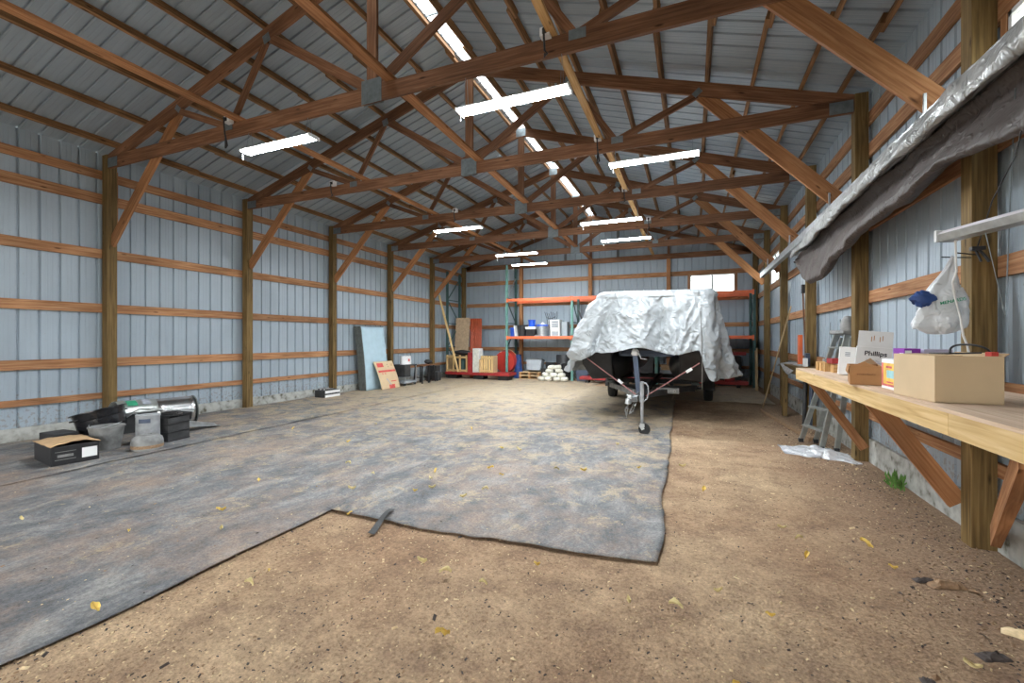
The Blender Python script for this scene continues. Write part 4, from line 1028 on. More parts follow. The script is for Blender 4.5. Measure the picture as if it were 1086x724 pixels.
chain([(-.90, 6.98, .50), (-.95, 6.94, .40), (-.93, 6.93, .30), (-.91, 6.96, .45)], 'safety_chain')
tbp = Vector((-.44, 8.72, .53))
m = MB(); m.box(-.62, -.22, 8.74, 8.76, .47, .57); pn = m.build('name_board', 'dustgrey', t, bevel=.004)
text_mesh('lettering', "ShoreLand'r", .062, 'cardwhite', pn, frameM((-.42, 8.739, .52), (1, 0, 0), (0, 0, 1)))
# tie-down straps from hull corners to tongue
for a, b, c in (((-1.86, 8.35, 1.12), (-.90, 7.9, .52), (-1.18, 8.02, .72)), ((.12, 8.05, 1.08), (-.74, 7.9, .50), (-.05, 8.02, .95))):
    m = MB(); m.beam(a, b, .006, .018); st = m.build('tie_strap', 'strapred', t)
    c = Vector(c); d = (Vector(b) - Vector(a)).normalized(); m = MB(); m.beam(Vector(c) - d * .06, Vector(c) + d * .05, .03, .045); m.build('ratchet', 'white', st, bevel=.004)

b = thing('boat', 'dark pontoon boat on the trailer hidden beneath the silver cover', 'boat', (CX, 11, .6))
for x in (-1.52, -.08):
    m = MB(); A = Matrix.Translation((x, 8.45, .98)) @ Matrix.Rotation(-PI / 2, 4, 'X')
    r_ = .34
    m.lathe([(0.02, -.02), (.10, .04), (.20, .18), (.29, .42), (r_, .75), (r_, 5.2), (.28, 5.4), (0, 5.45)], A, 32); 
    m.v = [Vector((v.x, v.y, v.z + (max(0, 9.3 - v.y) * .14))) for v in m.v]
    m.build('pontoon', 'hull', b, smooth=50)
m = MB(); m.box(-1.98, .38, 8.55, 13.9, 1.27, 1.36); m.build('deck', 'dblack', b)
for k in range(6):
    m = MB(); m.box(-1.9, .3, 8.8 + k * .9, 8.88 + k * .9, 1.19, 1.27); m.build('cross_channel', 'winch', b)
# flared hull corners showing below the cover
for s_, x0, x1 in ((-1, -1.99, -1.40), (1, .37, -.22)):
    m = MB(); m._add([Vector(p) for p in ((x0, 8.35, 1.27), (x1, 8.35, 1.27), (x1 - s_ * 0, 8.6, .74), (x0 - s_ * .17, 8.6, .70), (x0 - s_ * .03, 8.4, 1.0), (x0, 10.4, 1.27), (x1, 10.4, 1.27), (x1, 10.4, .74), (x0 - s_ * .17, 10.4, .70), (x0 - s_ * .03, 10.4, 1.0))],
        [(0, 1, 2, 3, 4), (9, 8, 7, 6, 5), (0, 4, 9, 5), (4, 3, 8, 9), (3, 2, 7, 8), (2, 1, 6, 7), (1, 0, 5, 6)]); m.build('bow_panel', 'hull', b, bevel=.03)
m = MB(); m.box(-1.30, -.30, 8.62, 8.68, 1.16, 1.20); m.box(-1.30, -1.26, 8.62, 8.68, 1.16, 1.27); m.box(-.34, -.30, 8.62, 8.68, 1.16, 1.27); m.build('bow_rail', 'winch', b)
m = MB(); m.box(-1.45, .25, 8.6, 13.7, 1.37, 2.20); m.build('cabin_frame', 'dblack', b, bevel=.05)

# the cover: one continuous sheet, flat top, pleated skirt
x0, x1, yb0, yb1 = -1.72, .42, 8.30, 14.0
def perim(u):
    """rounded rectangle starting at the middle of the front; returns point, outward normal"""
    r_ = .22; W = x1 - x0; Ln = yb1 - yb0
    segs = []; hw = W / 2 - r_; hl = Ln - 2 * r_; arc = PI * r_ / 2
    tot = 2 * (W - 2 * r_) + 2 * hl + 4 * arc
    d = (u % 1) * tot; cx = (x0 + x1) / 2
    if d < hw: return Vector((cx + d, yb0, 0)), Vector((0, -1, 0))
    d -= hw
    if d < arc: a = d / r_; return Vector((x1 - r_ + r_ * math.sin(a), yb0 + r_ - r_ * math.cos(a), 0)), Vector((math.sin(a), -math.cos(a), 0))
    d -= arc
    if d < hl: return Vector((x1, yb0 + r_ + d, 0)), Vector((1, 0, 0))
    d -= hl
    if d < arc: a = d / r_; return Vector((x1 - r_ + r_ * math.cos(a), yb1 - r_ + r_ * math.sin(a), 0)), Vector((math.cos(a), math.sin(a), 0))
    d -= arc
    if d < 2 * hw: return Vector((x1 - r_ - d, yb1, 0)), Vector((0, 1, 0))
    d -= 2 * hw
    if d < arc: a = d / r_; return Vector((x0 + r_ - r_ * math.sin(a), yb1 - r_ + r_ * math.cos(a), 0)), Vector((-math.sin(a), math.cos(a), 0))
    d -= arc
    if d < hl: return Vector((x0, yb1 - r_ - d, 0)), Vector((-1, 0, 0))
    d -= hl
    if d < arc: a = d / r_; return Vector((x0 + r_ - r_ * math.cos(a), yb0 + r_ - r_ * math.sin(a), 0)), Vector((-math.cos(a), -math.sin(a), 0))
    d -= arc
    return Vector((x0 + r_ + d, yb0, 0)), Vector((0, -1, 0))
def hem(p):
    """height of the lower edge at a perimeter point"""
    x, y = p.x, p.y
    z = 1.25 + .035 * math.sin(x * 7 + .5) + .02 * noise.noise(Vector((x * 4, y * 4, 2)))
    front = max(0, 1 - (y - yb0) / .5)
    if x > .12: z = z * (1 - min(1, (x - .12) / .12)) + (.80 + .10 * noise.noise(Vector((x * 5, y * 3, 5)))) * min(1, (x - .12) / .12)
    if x < -1.38: z = z * (1 - min(1, (-1.38 - x) / .2)) + (1.08 - (.25 if y > 8.6 else 0) + .05 * noise.noise(Vector((x * 5, y * 3, 5)))) * min(1, (-1.38 - x) / .2)
    if x > -1.75 and x < .1: z += .045 * max(0, math.cos((x + .95) * 4.2))
    return z
TOPZ = 2.39
def cover(u, v):
    p, n_ = perim(u)
    hz = hem(p)
    if v < .16:                                     # rim that stays smooth over the frame
        f = v / .16; bul = -.10 + .10 * math.sin(f * PI / 2); z = TOPZ - .02 - .13 * f ** 1.5
        q = p + n_ * (bul + .006 * noise.noise(Vector((p.x * 6, p.y * 6, f))))
        q.z = z + .012 * noise.noise(Vector((p.x * 2, p.y * 2, 0))); return q
    f = (v - .16) / .84; z = (TOPZ - .15) * (1 - f) + hz * f
    s_ = p.x * 1.0 + p.y * 1.0
    # pleats fan out from gathers along the rim
    ph = s_ * 8.0 + 1.1 * noise.noise(Vector((s_ * 1.2, 3, 0))) * 4 + .9 * f * noise.noise(Vector((s_ * .8, 9, 1))) * 5
    am = .02 + .15 * f ** .7
    pl_ = (abs(math.sin(ph * .5)) ** .8 - .5) * am * 2.0
    cr = .085 * (.5 - 1.7 * abs(noise.noise(Vector((p.x * 3.4 + .8 * z, z * .9, p.y * 3.4))))) + .05 * (.4 - 1.6 * abs(noise.noise(Vector((p.x * 7 - z * 2.5, z * 2.4, p.y * 7 + 3))))) + .022 * (.4 - 1.6 * abs(noise.noise(Vector((p.x * 12 + z * 7, z * 8, p.y * 12 + 7))))) + .012 * noise.noise(Vector((p.x * 17, z * 14, p.y * 17)))
    # V of slack in the middle of the front
    dx = abs(p.x + .95); sl = 0
    if p.y < yb0 + .2: sl = .05 * math.exp(-((f - .35 + dx * .25) / .12) ** 2) * math.exp(-(dx / .6) ** 2)
    flare = .14 * f ** 1.2
    corner = .06 * f * (1 if (p.x > .2 or p.x < -1.4) else 0)
    q = p + n_ * (-.03 + flare + pl_ + cr * (.45 + f) + sl + corner); q.z = z; q.x -= .34 * f ** .6 * max(0, min(1, (-.75 - p.x) / .95)) ** .8
    return q
t = thing('boat_cover', 'crinkled silver white tarp draped over the boat on the trailer', 'tarp', (CX, 11, .8))
m = MB(); nu, nv = 900, 74
m.grid(cover, nu, nv, wrapu=True)
ring = list(range(nu)); c0 = len(m.v)
# top closes inward in two rings
for kk, sc in ((1, .75), (2, .4)):
    for i in range(nu):
        v0 = m.v[i]; cxy = Vector(((x0 + x1) / 2, (yb0 + yb1) / 2, 0)); q = cxy.lerp(Vector((v0.x, v0.y, 0)), sc)
        m.v.append(Vector((q.x, q.y, TOPZ + .02 + .015 * noise.noise(Vector((q.x * 2, q.y * 2, 1))))))
    a0 = 0 if kk == 1 else c0 + (kk - 2) * nu; b0 = c0 + (kk - 1) * nu
    for i in range(nu): m.f.append([a0 + i, a0 + (i + 1) % nu, b0 + (i + 1) % nu, b0 + i]); m.uv.append(None); m.mi.append(0)
m.f.append([c0 + nu + i for i in range(nu)]); m.uv.append(None); m.mi.append(0)
m.build('cover_sheet', 'silver', t, smooth=75, solid=.006)
m = MB(); m.tube([(.135, 8.07, 1.95), (.15, 8.0, 1.5), (.155, 7.98, 1.2), (.16, 8.1, .9), (.16, 8.3, .62)], .009, 6); m.build('cover_strap', 'dustgrey', t, smooth=50)

# ------------------------------------------------------------------ pallet rack along the back wall
RY0, RY1 = 15.35, 16.28
t = thing('pallet_rack', 'teal and orange pallet rack along the back wall', 'rack', (-2.3, 15.8, 0))
RX = [-6.47, -3.95, -1.09, 1.77]
for i, x in enumerate(RX):
    h = 4.28 if i == 0 else 3.0
    for yy in (RY0, RY1):
        m = MB(); m.box(x - .04, x + .04, yy - .035, yy + .035, 0, h); 
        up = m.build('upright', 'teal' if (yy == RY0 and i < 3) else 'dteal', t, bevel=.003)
        m = MB(); m.box(x - .06, x + .06, yy - .06, yy + .06, -.004, .008); m.build('foot_plate', 'dteal', up)
    z = .2; k = 0
    while z + .9 < h:
        m = MB(); m.beam((x, RY0, z if k % 2 else z + .85), (x, RY1, z + .85 if k % 2 else z), .03, .03); m.build('diagonal_brace', 'galv' if i == 0 and k in (0, 3) else 'dteal', t)
        m = MB(); m.beam((x, RY0, z), (x, RY1, z), .03, .03); m.build('cross_brace', 'dteal', t); z += .95; k += 1
for i in range(3):
    for z in (1.56, 2.96):
        for yy, mt in ((RY0 - .045, 'orange'), (RY1 + .045, 'orange')):
            m = MB(); m.box(RX[i] + .05, RX[i + 1] - .05, yy - .025, yy + .025, z - .06, z + .04); bm_ = m.build('shelf_beam', mt, t, bevel=.004)
            for xx in (RX[i] + .035, RX[i + 1] - .035):
                m = MB(); m.box(xx - .025, xx + .025, yy - .03, yy + .03, z - .10, z + .06); m.build('beam_connector', mt, bm_)
        if z < 2:
            m = MB(); n = 5
            for k in range(n):
                xx = RX[i] + .3 + (RX[i + 1] - RX[i] - .6) * k / (n - 1); m.box(xx - .03, xx + .03, RY0 - .02, RY1 + .02, z - .02, z + .02)
            m.build('deck_support', 'dteal', t)
            m = MB(); m.box(RX[i] + .06, RX[i + 1] - .06, RY0 - .018, RY1 + .018, z + .021, z + .04); m.build('shelf_deck', 'greyp' if i == 0 else 'dgrey', t)
SZ = 1.601
# items on the shelf, left to right
def bucket(x, y, z, r, h, mat, label, cat='bucket', lid=None, nm='bucket', group=None, taper=.85):
    t = thing(nm, label, cat, (x, y, z), 0, group)
    m = MB(); m.lathe([(0, 0), (r * taper, 0), (r * .97, h * .9), (r * 1.04, h * .92), (r * 1.04, h), (r * .96, h), (r * taper * .95, .01), (0, .01)], T(x, y, z), 24); m.build('shell', mat, t, smooth=40)
    if lid: m = MB(); m.lathe([(0, h + .03), (r * .5, h + .03), (r * 1.06, h + .02), (r * 1.08, h - .02), (0, h - .02)], T(x, y, z), 24); m.build('lid', lid, t, smooth=40)
    return t
bucket(-6.28, 15.55, SZ, .13, .30, 'blue', 'blue bucket at the left end of the rack shelf', lid='blue')
m = MB(); m.beam((-6.12, 15.45, SZ), (-6.16, 15.45, SZ + .40), .03, .3, (0, 1, 0)); tag(m.build('white_sheet', 'white', bevel=.004), 'thin white panel standing between the blue bucket and black bin', 'panel')
bucket(-5.93, 15.6, SZ, .20, .42, 'black', 'tall black bin on the left of the rack shelf', 'bin', nm='black_bin')
t = thing('storage_tray', 'black storage crate with white lid under a blue bucket on the shelf', 'crate', (-5.60, 15.6, SZ))
m = MB(); m.box(-5.73, -5.38, 15.42, 15.8, SZ, SZ + .26); m.build('crate', 'black', t, bevel=.01)
m = MB(); m.box(-5.75, -5.36, 15.40, 15.82, SZ + .26, SZ + .35); m.build('lid', 'white', t, bevel=.01)
bucket(-5.56, 15.6, SZ + .351, .14, .26, 'blue', 'blue bucket turned over on the white lidded crate')
t = thing('cooler', 'silver cylindrical cooler with blue lid on the rack shelf', 'cooler', (-5.15, 15.6, SZ))
m = MB(); m.lathe([(0, 0), (.20, 0), (.215, .38), (0, .38)], T(-5.15, 15.6, SZ), 28); m.build('body', 'galv', t, smooth=40)
m = MB(); m.lathe([(0, .43), (.2, .425), (.225, .41), (.225, .37), (0, .37)], T(-5.15, 15.6, SZ), 28); m.build('lid', 'blue', t, smooth=40)
m = MB(); m.grid(lambda u, v: Vector((-5.12 + .12 * (v) * math.cos(2 * PI * u), 15.55 + .08 * v * math.sin(2 * PI * u), SZ + .432 + .10 * (1 - v) + .02 * noise.noise(Vector((u * 8, v * 5, 1))))), 20, 8, wrapu=True)
tag(m.build('white_rag', 'white', smooth=60), 'white rag on top of the cooler lid', 'rag')
m = MB(); m.grid(lambda u, v: Vector((-5.42 + .36 * u, 15.40, SZ + .01 + .10 * v * (1 - abs(u - .6)))) + Vector((0, .12 * v, 0)), 12, 5); tag(m.build('foil_piece', 'galv', smooth=50, solid=.005), 'bent shiny metal sheet in front of the cooler', 'metal sheet')
# wire stand with prongs
t = thing('wire_rack', 'tangled black and white wire rack standing behind the drawers on the shelf', 'wire rack', (-4.95, 15.95, SZ))
m = MB()
for k in range(7):
    xx = -5.06 + .05 * k; m.tube([(xx, 15.95, SZ), (xx + .01, 15.95, SZ + .55), (xx - .03 + .02 * k, 15.93, SZ + .72), (xx + (k - 3) * .03, 15.9, SZ + .92 - .03 * (k % 3))], .010, 6)
m.tube([(-5.08, 15.95, SZ + .7), (-4.90, 15.95, SZ + .66), (-4.74, 15.95, SZ + .74)], .012, 6); m.tube([(-5.10, 15.95, SZ + .35), (-4.72, 15.95, SZ + .37)], .010, 6); m.build('wires', 'black', t, smooth=60)
m = MB()
for k in range(4): m.tube([(-5.04 + .08 * k, 15.90, SZ), (-5.0 + .06 * k, 15.90, SZ + .62)], .012, 6)
m.build('white_wires', 'white', t, smooth=60)
t = thing('drawer_unit', 'white plastic drawer tower on the rack shelf', 'drawers', (-4.62, 15.6, SZ))
m = MB(); m.box(-4.78, -4.46, 15.46, 15.50, SZ, SZ + .02); m.box(-4.79, -4.74, 15.45, 15.85, SZ, SZ + .60); m.box(-4.50, -4.45, 15.45, 15.85, SZ, SZ + .60); m.box(-4.74, -4.50, 15.45, 15.85, SZ + .57, SZ + .60); m.box(-4.74, -4.50, 15.82, 15.85, SZ, SZ + .57)
m.build('case', 'white', t, bevel=.003)
for k, (a, c) in enumerate(((.02, .17), (.19, .31), (.33, .39), (.41, .47), (.49, .555))):
    m = MB(); m.box(-4.735, -4.505, 15.44, 15.80, SZ + a, SZ + c); d_ = m.build('drawer', 'white' if k == 1 else 'greyp', t, bevel=.004)
    m = MB(); m.box(-4.735, -4.505, 15.43, 15.445, SZ + c - .012, SZ + c + .005); m.build('drawer_lip', 'white', d_)
m = MB(); m.box(-4.42, -4.20, 15.6, 16.0, SZ, SZ + .52); tag(m.build('grey_bin', 'greyp', bevel=.02), 'pale grey tall bin right of the white drawers', 'bin')
m = MB(); m.beam((-3.70, 15.28, 2.50), (-3.35, 15.28, 1.62), .03, .06); tag(m.build('leaning_bar', 'black'), 'black bar leaning across the second rack bay', 'bar')
# on the floor under the shelf
for k in range(2):
    t = thing('wooden_pallet', ['lower wooden pallet under the rack shelf', 'upper wooden pallet under the grey tote'][k], 'pallet', (-5.6, 15.8, .135 * k), 0, 'stacked pallets')
    z = .135 * k
    for q in range(5): m = MB(); m.box(-6.0, -5.2, 15.42 + q * .17, 15.52 + q * .17, z + .112, z + .13); m.build('slat', 'crate', t)
    for q in range(3): m = MB(); m.box(-6.0 + q * .36, -5.92 + q * .36, 15.42, 16.2, z + .022, z + .112); m.build('stringer', 'carddark', t)
    for q in range(3): m = MB(); m.box(-6.0, -5.2, 15.42 + q * .34, 15.52 + q * .34, z + .002, z + .022); m.build('slat', 'crate', t)
t = thing('grey_tote', 'grey plastic tote tipped forward on the pallets under the rack', 'tote', (-5.5, 15.75, .27))
A = T(-5.48, 15.72, .30) @ Matrix.Rotation(R(-12), 4, 'X')
m = MB(); m.prism([(-.30, .42), (.30, .42), (.26, 0), (-.26, 0)], -.18, .18, lambda a, b_, d: A @ Vector((a, d, b_))); m.build('tub', 'greyp', t, bevel=.01)
m = MB(); m.box(-.32, .32, -.20, .20, .40, .44, A); m.build('lid', 'dgrey', t, bevel=.01)
for k, (x, y_, s_, h, lab) in enumerate(((-5.05, 15.72, .30, .40, 'black bin left of the barrel under the rack'), (-4.95, 16.0, .34, .62, 'tall black bin behind the sandbags under the rack'), (-4.78, 15.55, .20, .50, 'narrow black bin touching the barrel under the rack'))):
    m = MB(); m.prism([(-s_ / 2, h), (s_ / 2, h), (s_ / 2 * .85, 0), (-s_ / 2 * .85, 0)], -.12, .12, lambda a, b_, d: Vector((x + a, y_ + d, b_))); tag(m.build('black_bin', 'black', bevel=.012), lab, 'bin', 'black bins under the rack')
t = thing('barrel', 'black plastic barrel under the rack beside the teal upright', 'barrel', (-4.36, 15.75, 0))
m = MB(); m.lathe([(0, 0), (.27, 0), (.285, .03), (.285, .30), (.295, .32), (.285, .34), (.285, .60), (.295, .62), (.285, .64), (.285, .88), (.27, .92), (0, .92)], T(-4.36, 15.75, 0), 36); m.build('drum', 'black', t, smooth=35)
text_mesh('marking', '77', .07, 'greyp', t, frameM((-4.38, 15.463, .58), (1, 0, 0), (0, 0, 1)))
# sandbags
SB = [(-5.0, 15.10, 0, 0), (-4.72, 15.02, 0, 0), (-4.42, 15.06, 0, 0), (-4.14, 15.02, 0, 0), (-4.86, 15.12, .135, 0), (-4.56, 15.08, .14, 0), (-4.26, 15.10, .135, 0), (-4.72, 15.14, .27, 0), (-4.38, 15.14, .275, 0), (-4.64, 15.16, .405, 0), (-4.42, 15.17, .41, 0)]
wherew = ['bottom row far left', 'bottom row second from left', 'bottom row second from right', 'bottom row far right', 'second row left', 'second row middle', 'second row right', 'third row left', 'third row right', 'top of the heap on the left', 'top of the heap on the right']
def sbag(seed):
    m = MB()
    def g(u, v):
        a = 2 * PI * u; b_ = PI * v; sx = math.copysign(abs(math.cos(b_)) ** .7, math.cos(b_)); r_ = abs(math.sin(b_)) ** .6
        n_ = 1 + .12 * noise.noise(Vector((math.cos(a) * 2, math.sin(a) * 2, v * 4 + seed * 5)))
        return Vector((.135 * sx, .13 * r_ * math.cos(a) * n_, .082 + .080 * r_ * math.sin(a) * n_))
    m.grid(g, 24, 18, wrapu=True); return m
sp_ = []
for k in range(3):
    o = sbag(k).build('sandbag', 'bagw', smooth=70); sp_.append(o)
for k, (x, y_, z, L_) in enumerate(SB):
    o = sp_[k] if k < 3 else sp_[k % 3].copy()
    if k >= 3: COL.objects.link(o)
    o.location = (x, y_, z + .001); o.rotation_euler = (random.uniform(-.1, .1), random.uniform(-.15, .15), random.uniform(-.7, .7)); tag(o, 'white sandbag in the heap under the rack, ' + wherew[k], 'sandbag', 'heap of white sandbags')
# blue tarp bundle behind the left rack upright
m = MB(); m.grid(lambda u, v: Vector((-6.20 + .18 * math.cos(2 * PI * u) * (1 - .4 * v) * (1 + .3 * noise.noise(Vector((u * 6, v * 5, 0)))), 15.85 + .14 * math.sin(2 * PI * u) * (1 - .4 * v), .9 * v)), 30, 14, wrapu=True)
tag(m.build('blue_tarp_bundle', 'dblue', smooth=40), 'dark blue tarp bundle behind the left rack upright', 'tarp bundle')
# second and third bays: half hidden red implement, bins
m = MB(); m.prism([(-.25, .55), (.25, .55), (.20, 0), (-.20, 0)], -.2, .2, lambda a, b_, d: Vector((-3.60 + a, 15.6 + d, b_))); tag(m.build('grey_blue_bin', 'winch', bevel=.02), 'blue grey bin beside the second rack upright behind the boat', 'bin')
t = thing('red_implement', 'low red steel implement stored behind the boat under the rack', 'machine', (-1.2, 15.1, 0))
m = MB(); m.box(-3.55, 1.55, 14.75, 15.2, .12, .22); m.build('deck', 'red', t, bevel=.01)
for x in (-3.3, -2.0, -.6, .6, 1.3): m = MB(); m.box(x - .05, x + .05, 14.8, 15.15, 0, .12); m.build('skid', 'dblack', t)
m = MB(); m.prism([(.92, .22), (1.2, .22), (1.12, 1.0), (.98, 1.0)], 14.85, 15.0, lambda a, b_, d: Vector((a, d, b_))); m.build('upright', 'red', t, bevel=.006)
m = MB(); m.box(.70, 1.50, 14.84, 15.0, 1.0, 1.10); m.build('top_bar', 'red', t, bevel=.006)
m = MB(); m.prism([(-.55, .22), (-.05, .22), (.12, 1.1), (-.2, 1.1)], 14.9, 15.05, lambda a, b_, d: Vector((a, d, b_))); m.build('side_plate', 'red', t, bevel=.006)
t = thing('storage_crate', 'pale crate with yellow items behind the winch post under the rack', 'crate', (-.55, 15.8, .0))
m = MB(); m.box(-1.0, -.62, 15.6, 15.95, 0, .45); m.build('crate', 'greyp', t, bevel=.01)
m = MB(); m.box(-.96, -.66, 15.62, 15.9, .45, .62); m.build('contents', 'cardflap', t, bevel=.02)
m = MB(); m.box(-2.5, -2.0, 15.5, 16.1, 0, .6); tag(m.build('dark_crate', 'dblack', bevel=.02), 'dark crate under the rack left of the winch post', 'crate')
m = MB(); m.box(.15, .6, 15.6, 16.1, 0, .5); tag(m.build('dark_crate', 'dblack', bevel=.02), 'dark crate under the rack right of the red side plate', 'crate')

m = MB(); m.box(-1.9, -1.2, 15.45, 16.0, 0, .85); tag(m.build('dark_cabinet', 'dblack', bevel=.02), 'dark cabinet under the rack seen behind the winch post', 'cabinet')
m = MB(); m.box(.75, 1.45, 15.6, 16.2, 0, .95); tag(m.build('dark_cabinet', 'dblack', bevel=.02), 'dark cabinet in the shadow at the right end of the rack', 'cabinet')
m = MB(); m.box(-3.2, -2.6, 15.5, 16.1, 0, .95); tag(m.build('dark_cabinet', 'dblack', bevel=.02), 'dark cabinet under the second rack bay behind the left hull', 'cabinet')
# ------------------------------------------------------------------ left back corner
t = thing('rack_frame', 'spare dark teal rack frame standing against the left wall near the corner', 'rack frame', (-8.72, 15.3, 0))
for yy in (14.8, 15.77):
    m = MB(); m.box(-8.76, -8.69, yy - .04, yy + .04, 0, 4.1); m.build('upright', 'dteal', t)
z = .3; k = 0
while z < 3.9:
    m = MB(); m.beam((-8.72, 14.8, z), (-8.72, 15.77, z), .03, .03); m.build('cross_brace', 'dteal', t)
    if z + .9 < 4: m = MB(); m.beam((-8.72, 14.8, z + (0 if k % 2 else .9)), (-8.72, 15.77, z + (.9 if k % 2 else 0)), .03, .03); m.build('diagonal_brace', 'dteal', t)
    z += .9; k += 1
t = thing('red_wagon', 'long low red flatbed wagon in the left back corner', 'wagon', (-7.4, 14.8, 0))
m = MB(); m.box(-8.62, -6.0, 14.45, 15.15, .17, .27); m.build('bed', 'red', t, bevel=.008)
for x in (-8.4, -7.3, -6.3): m = MB(); m.box(x - .2, x + .2, 14.6, 15.0, .0, .17); m.build('skid', 'dblack', t)
m = MB(); m.box(-7.66, -7.50, 14.46, 14.60, .27, 1.0); m.build('stake', 'red', t, bevel=.006)
def crate_frame(x0, x1, n, z0, z1, y0, y1, label):
    t = thing('slatted_crate', label, 'crate', ((x0 + x1) / 2, (y0 + y1) / 2, z0), 0, 'slatted pine crates on the wagon')
    for k in range(n):
        x = x0 + .03 + (x1 - x0 - .06) * k / (n - 1); m = MB(); m.box(x - .035, x + .035, y0, y0 + .02, z0, z1); m.build('slat', 'pale', t)
    for z in (z0 + .02, z1 - .12): m = MB(); m.box(x0, x1, y0 - .02, y0 - .001, z, z + .07); m.build('rail', 'pale', t)
    for x in (x0, x1 - .04): m = MB(); m.box(x, x + .04, y0 + .021, y1, z0, z1); m.build('side', 'crate', t)
    m = MB(); m.box(x0, x1, y1, y1 + .02, z0, z1); m.build('back', 'dblack', t)  # black panel paints in the shade inside the open crate
    return t
crate_frame(-8.60, -7.72, 4, .271, .90, 14.52, 14.95, 'wide slatted pine crate at the left end of the red wagon')
crate_frame(-7.14, -6.68, 5, .271, .88, 14.52, 14.95, 'narrow slatted pine crate at the middle of the red wagon')
bucket(-8.0, 14.75, .275, .13, .45, 'dteal', 'dark green canister inside the wide slatted crate', 'canister', nm='canister', taper=1)
t = thing('white_cabinet', 'narrow off white cabinet standing on the red wagon between the crates', 'cabinet', (-7.33, 14.7, .271))
m = MB(); m.box(-7.48, -7.20, 14.50, 14.8, .271, 1.15); m.build('case', 'cardwhite', t, bevel=.004)
m = MB(); m.box(-7.455, -7.225, 14.488, 14.50, .30, 1.12); m.build('door', 'bagw', t, bevel=.003)
m = MB(); m.box(-7.19, -7.15, 14.45, 14.60, .271, .75); tag(m.build('pale_plank', 'crate'), 'short pale plank standing beside the off white cabinet', 'plank')
m = MB(); m.grid(lambda u, v: Vector((-8.05 + .38 * math.sin(PI * v) * math.cos(2 * PI * u), 14.74 + .16 * math.sin(PI * v) * math.sin(2 * PI * u), .99 + .085 * math.cos(PI * v) + .03 * noise.noise(Vector((u * 6, v * 8, 3))))), 36, 18, wrapu=True)
tag(m.build('black_tarp_heap', 'black', smooth=30), 'crumpled black bag lying on top of the wide slatted crate', 'bag')
m = MB(); m.beam((-8.43, 15.26, .0), (-8.43, 15.52, 2.34), .62, .014, (0, 1, 0)); tag(m.build('strand_board', 'osb'), 'tan strand board sheet leaning in the left back corner', 'board')
t = thing('orange_sheets', 'rust orange corrugated sheets leaning right of the strand board', 'metal sheets', (-7.86, 15.3, 0))
m = MB()
def cor(u, v): return Vector((-8.10 + .50 * u + .12 * (1 - v), 15.22 + .28 * v + .02 * math.sin(u * 40), 2.30 * v))
m.grid(cor, 60, 4); m.build('sheet', 'redrust' if 'redrust' in M else 'orange', t, smooth=60, solid=.004)
m = MB(); m.beam((-8.79, 14.30, 3.15), (-8.02, 14.40, .275), .04, .09, (0, 1, 0)); tag(m.build('leaning_stud', 'pale', bevel=.002), 'long pale two by four leaning from the wagon up to the left wall post', 'board')
# red round tub
t = thing('red_tub', 'large round red tub on its side behind the left rack upright', 'tub', (-6.65, 15.7, 0))
A = Matrix.Translation((-6.66, 15.55, .62)) @ Matrix.Rotation(R(-84), 4, 'X')
m = MB(); m.lathe([(0, .0), (.40, .0), (.44, .28), (.40, .28), (.31, .03), (0, .03)], A, 36); m.build('shell', 'redbright', t, smooth=40)
m = MB(); m.lathe([(.42, .27), (.455, .27), (.455, .30), (.42, .30), (.42, .27)], A, 36); m.build('rim', 'crate', t, smooth=40)
m = MB(); m.box(-6.9, -6.4, 15.6, 15.95, 0, .17); m.build('cradle', 'dblack', t)

# mattresses
def slab(xb, xt, th, lab, mat_side, front):
    t = thing('foam_mattress', lab, 'mattress', (xb, 10.5, 0), 0, 'foam mattresses leaning on the left wall')
    m = MB()
    def face(u, v, off):
        z = 1.86 * v; x = xb + (xt - xb) * v + .03 * math.sin(v * PI) * 1 + off + .010 * noise.noise(Vector((u * 3, v * 7, 1))); y = 10.02 + 1.0 * u - .06 * v
        return Vector((x, y, z + .0))
    n1, n2 = 14, 26
    m.grid(lambda u, v: face(u, v, 0), n1, n2); a = len(m.v); m.grid(lambda u, v: face(u, v, -th), n1, n2)
    for j in range(n2 - 1):
        for q in (0, n1 - 1): m.f.append([j * n1 + q, (j + 1) * n1 + q, a + (j + 1) * n1 + q, a + j * n1 + q]); m.uv.append(None); m.mi.append(0)
    for i in range(n1 - 1):
        for q in (0, (n2 - 1) * n1): m.f.append([q + i, q + i + 1, a + q + i + 1, a + q + i]); m.uv.append(None); m.mi.append(0)
    m.build('core', mat_side, t, smooth=40, bevel=.01)
    if front:
        m = MB(); m.grid(lambda u, v: face(.01 + u * .98, .01 + .98 * v, .004), n1, n2); m.build('top_cloth', front, t, smooth=60, solid=.004)
slab(-8.55, -8.70, .13, 'foam mattress with pale blue face leaning outermost on the left wall', 'dgrey', 'foam')
slab(-8.69, -8.84, .115, 'dark grey foam mattress behind the blue faced one', 'dgrey', None)
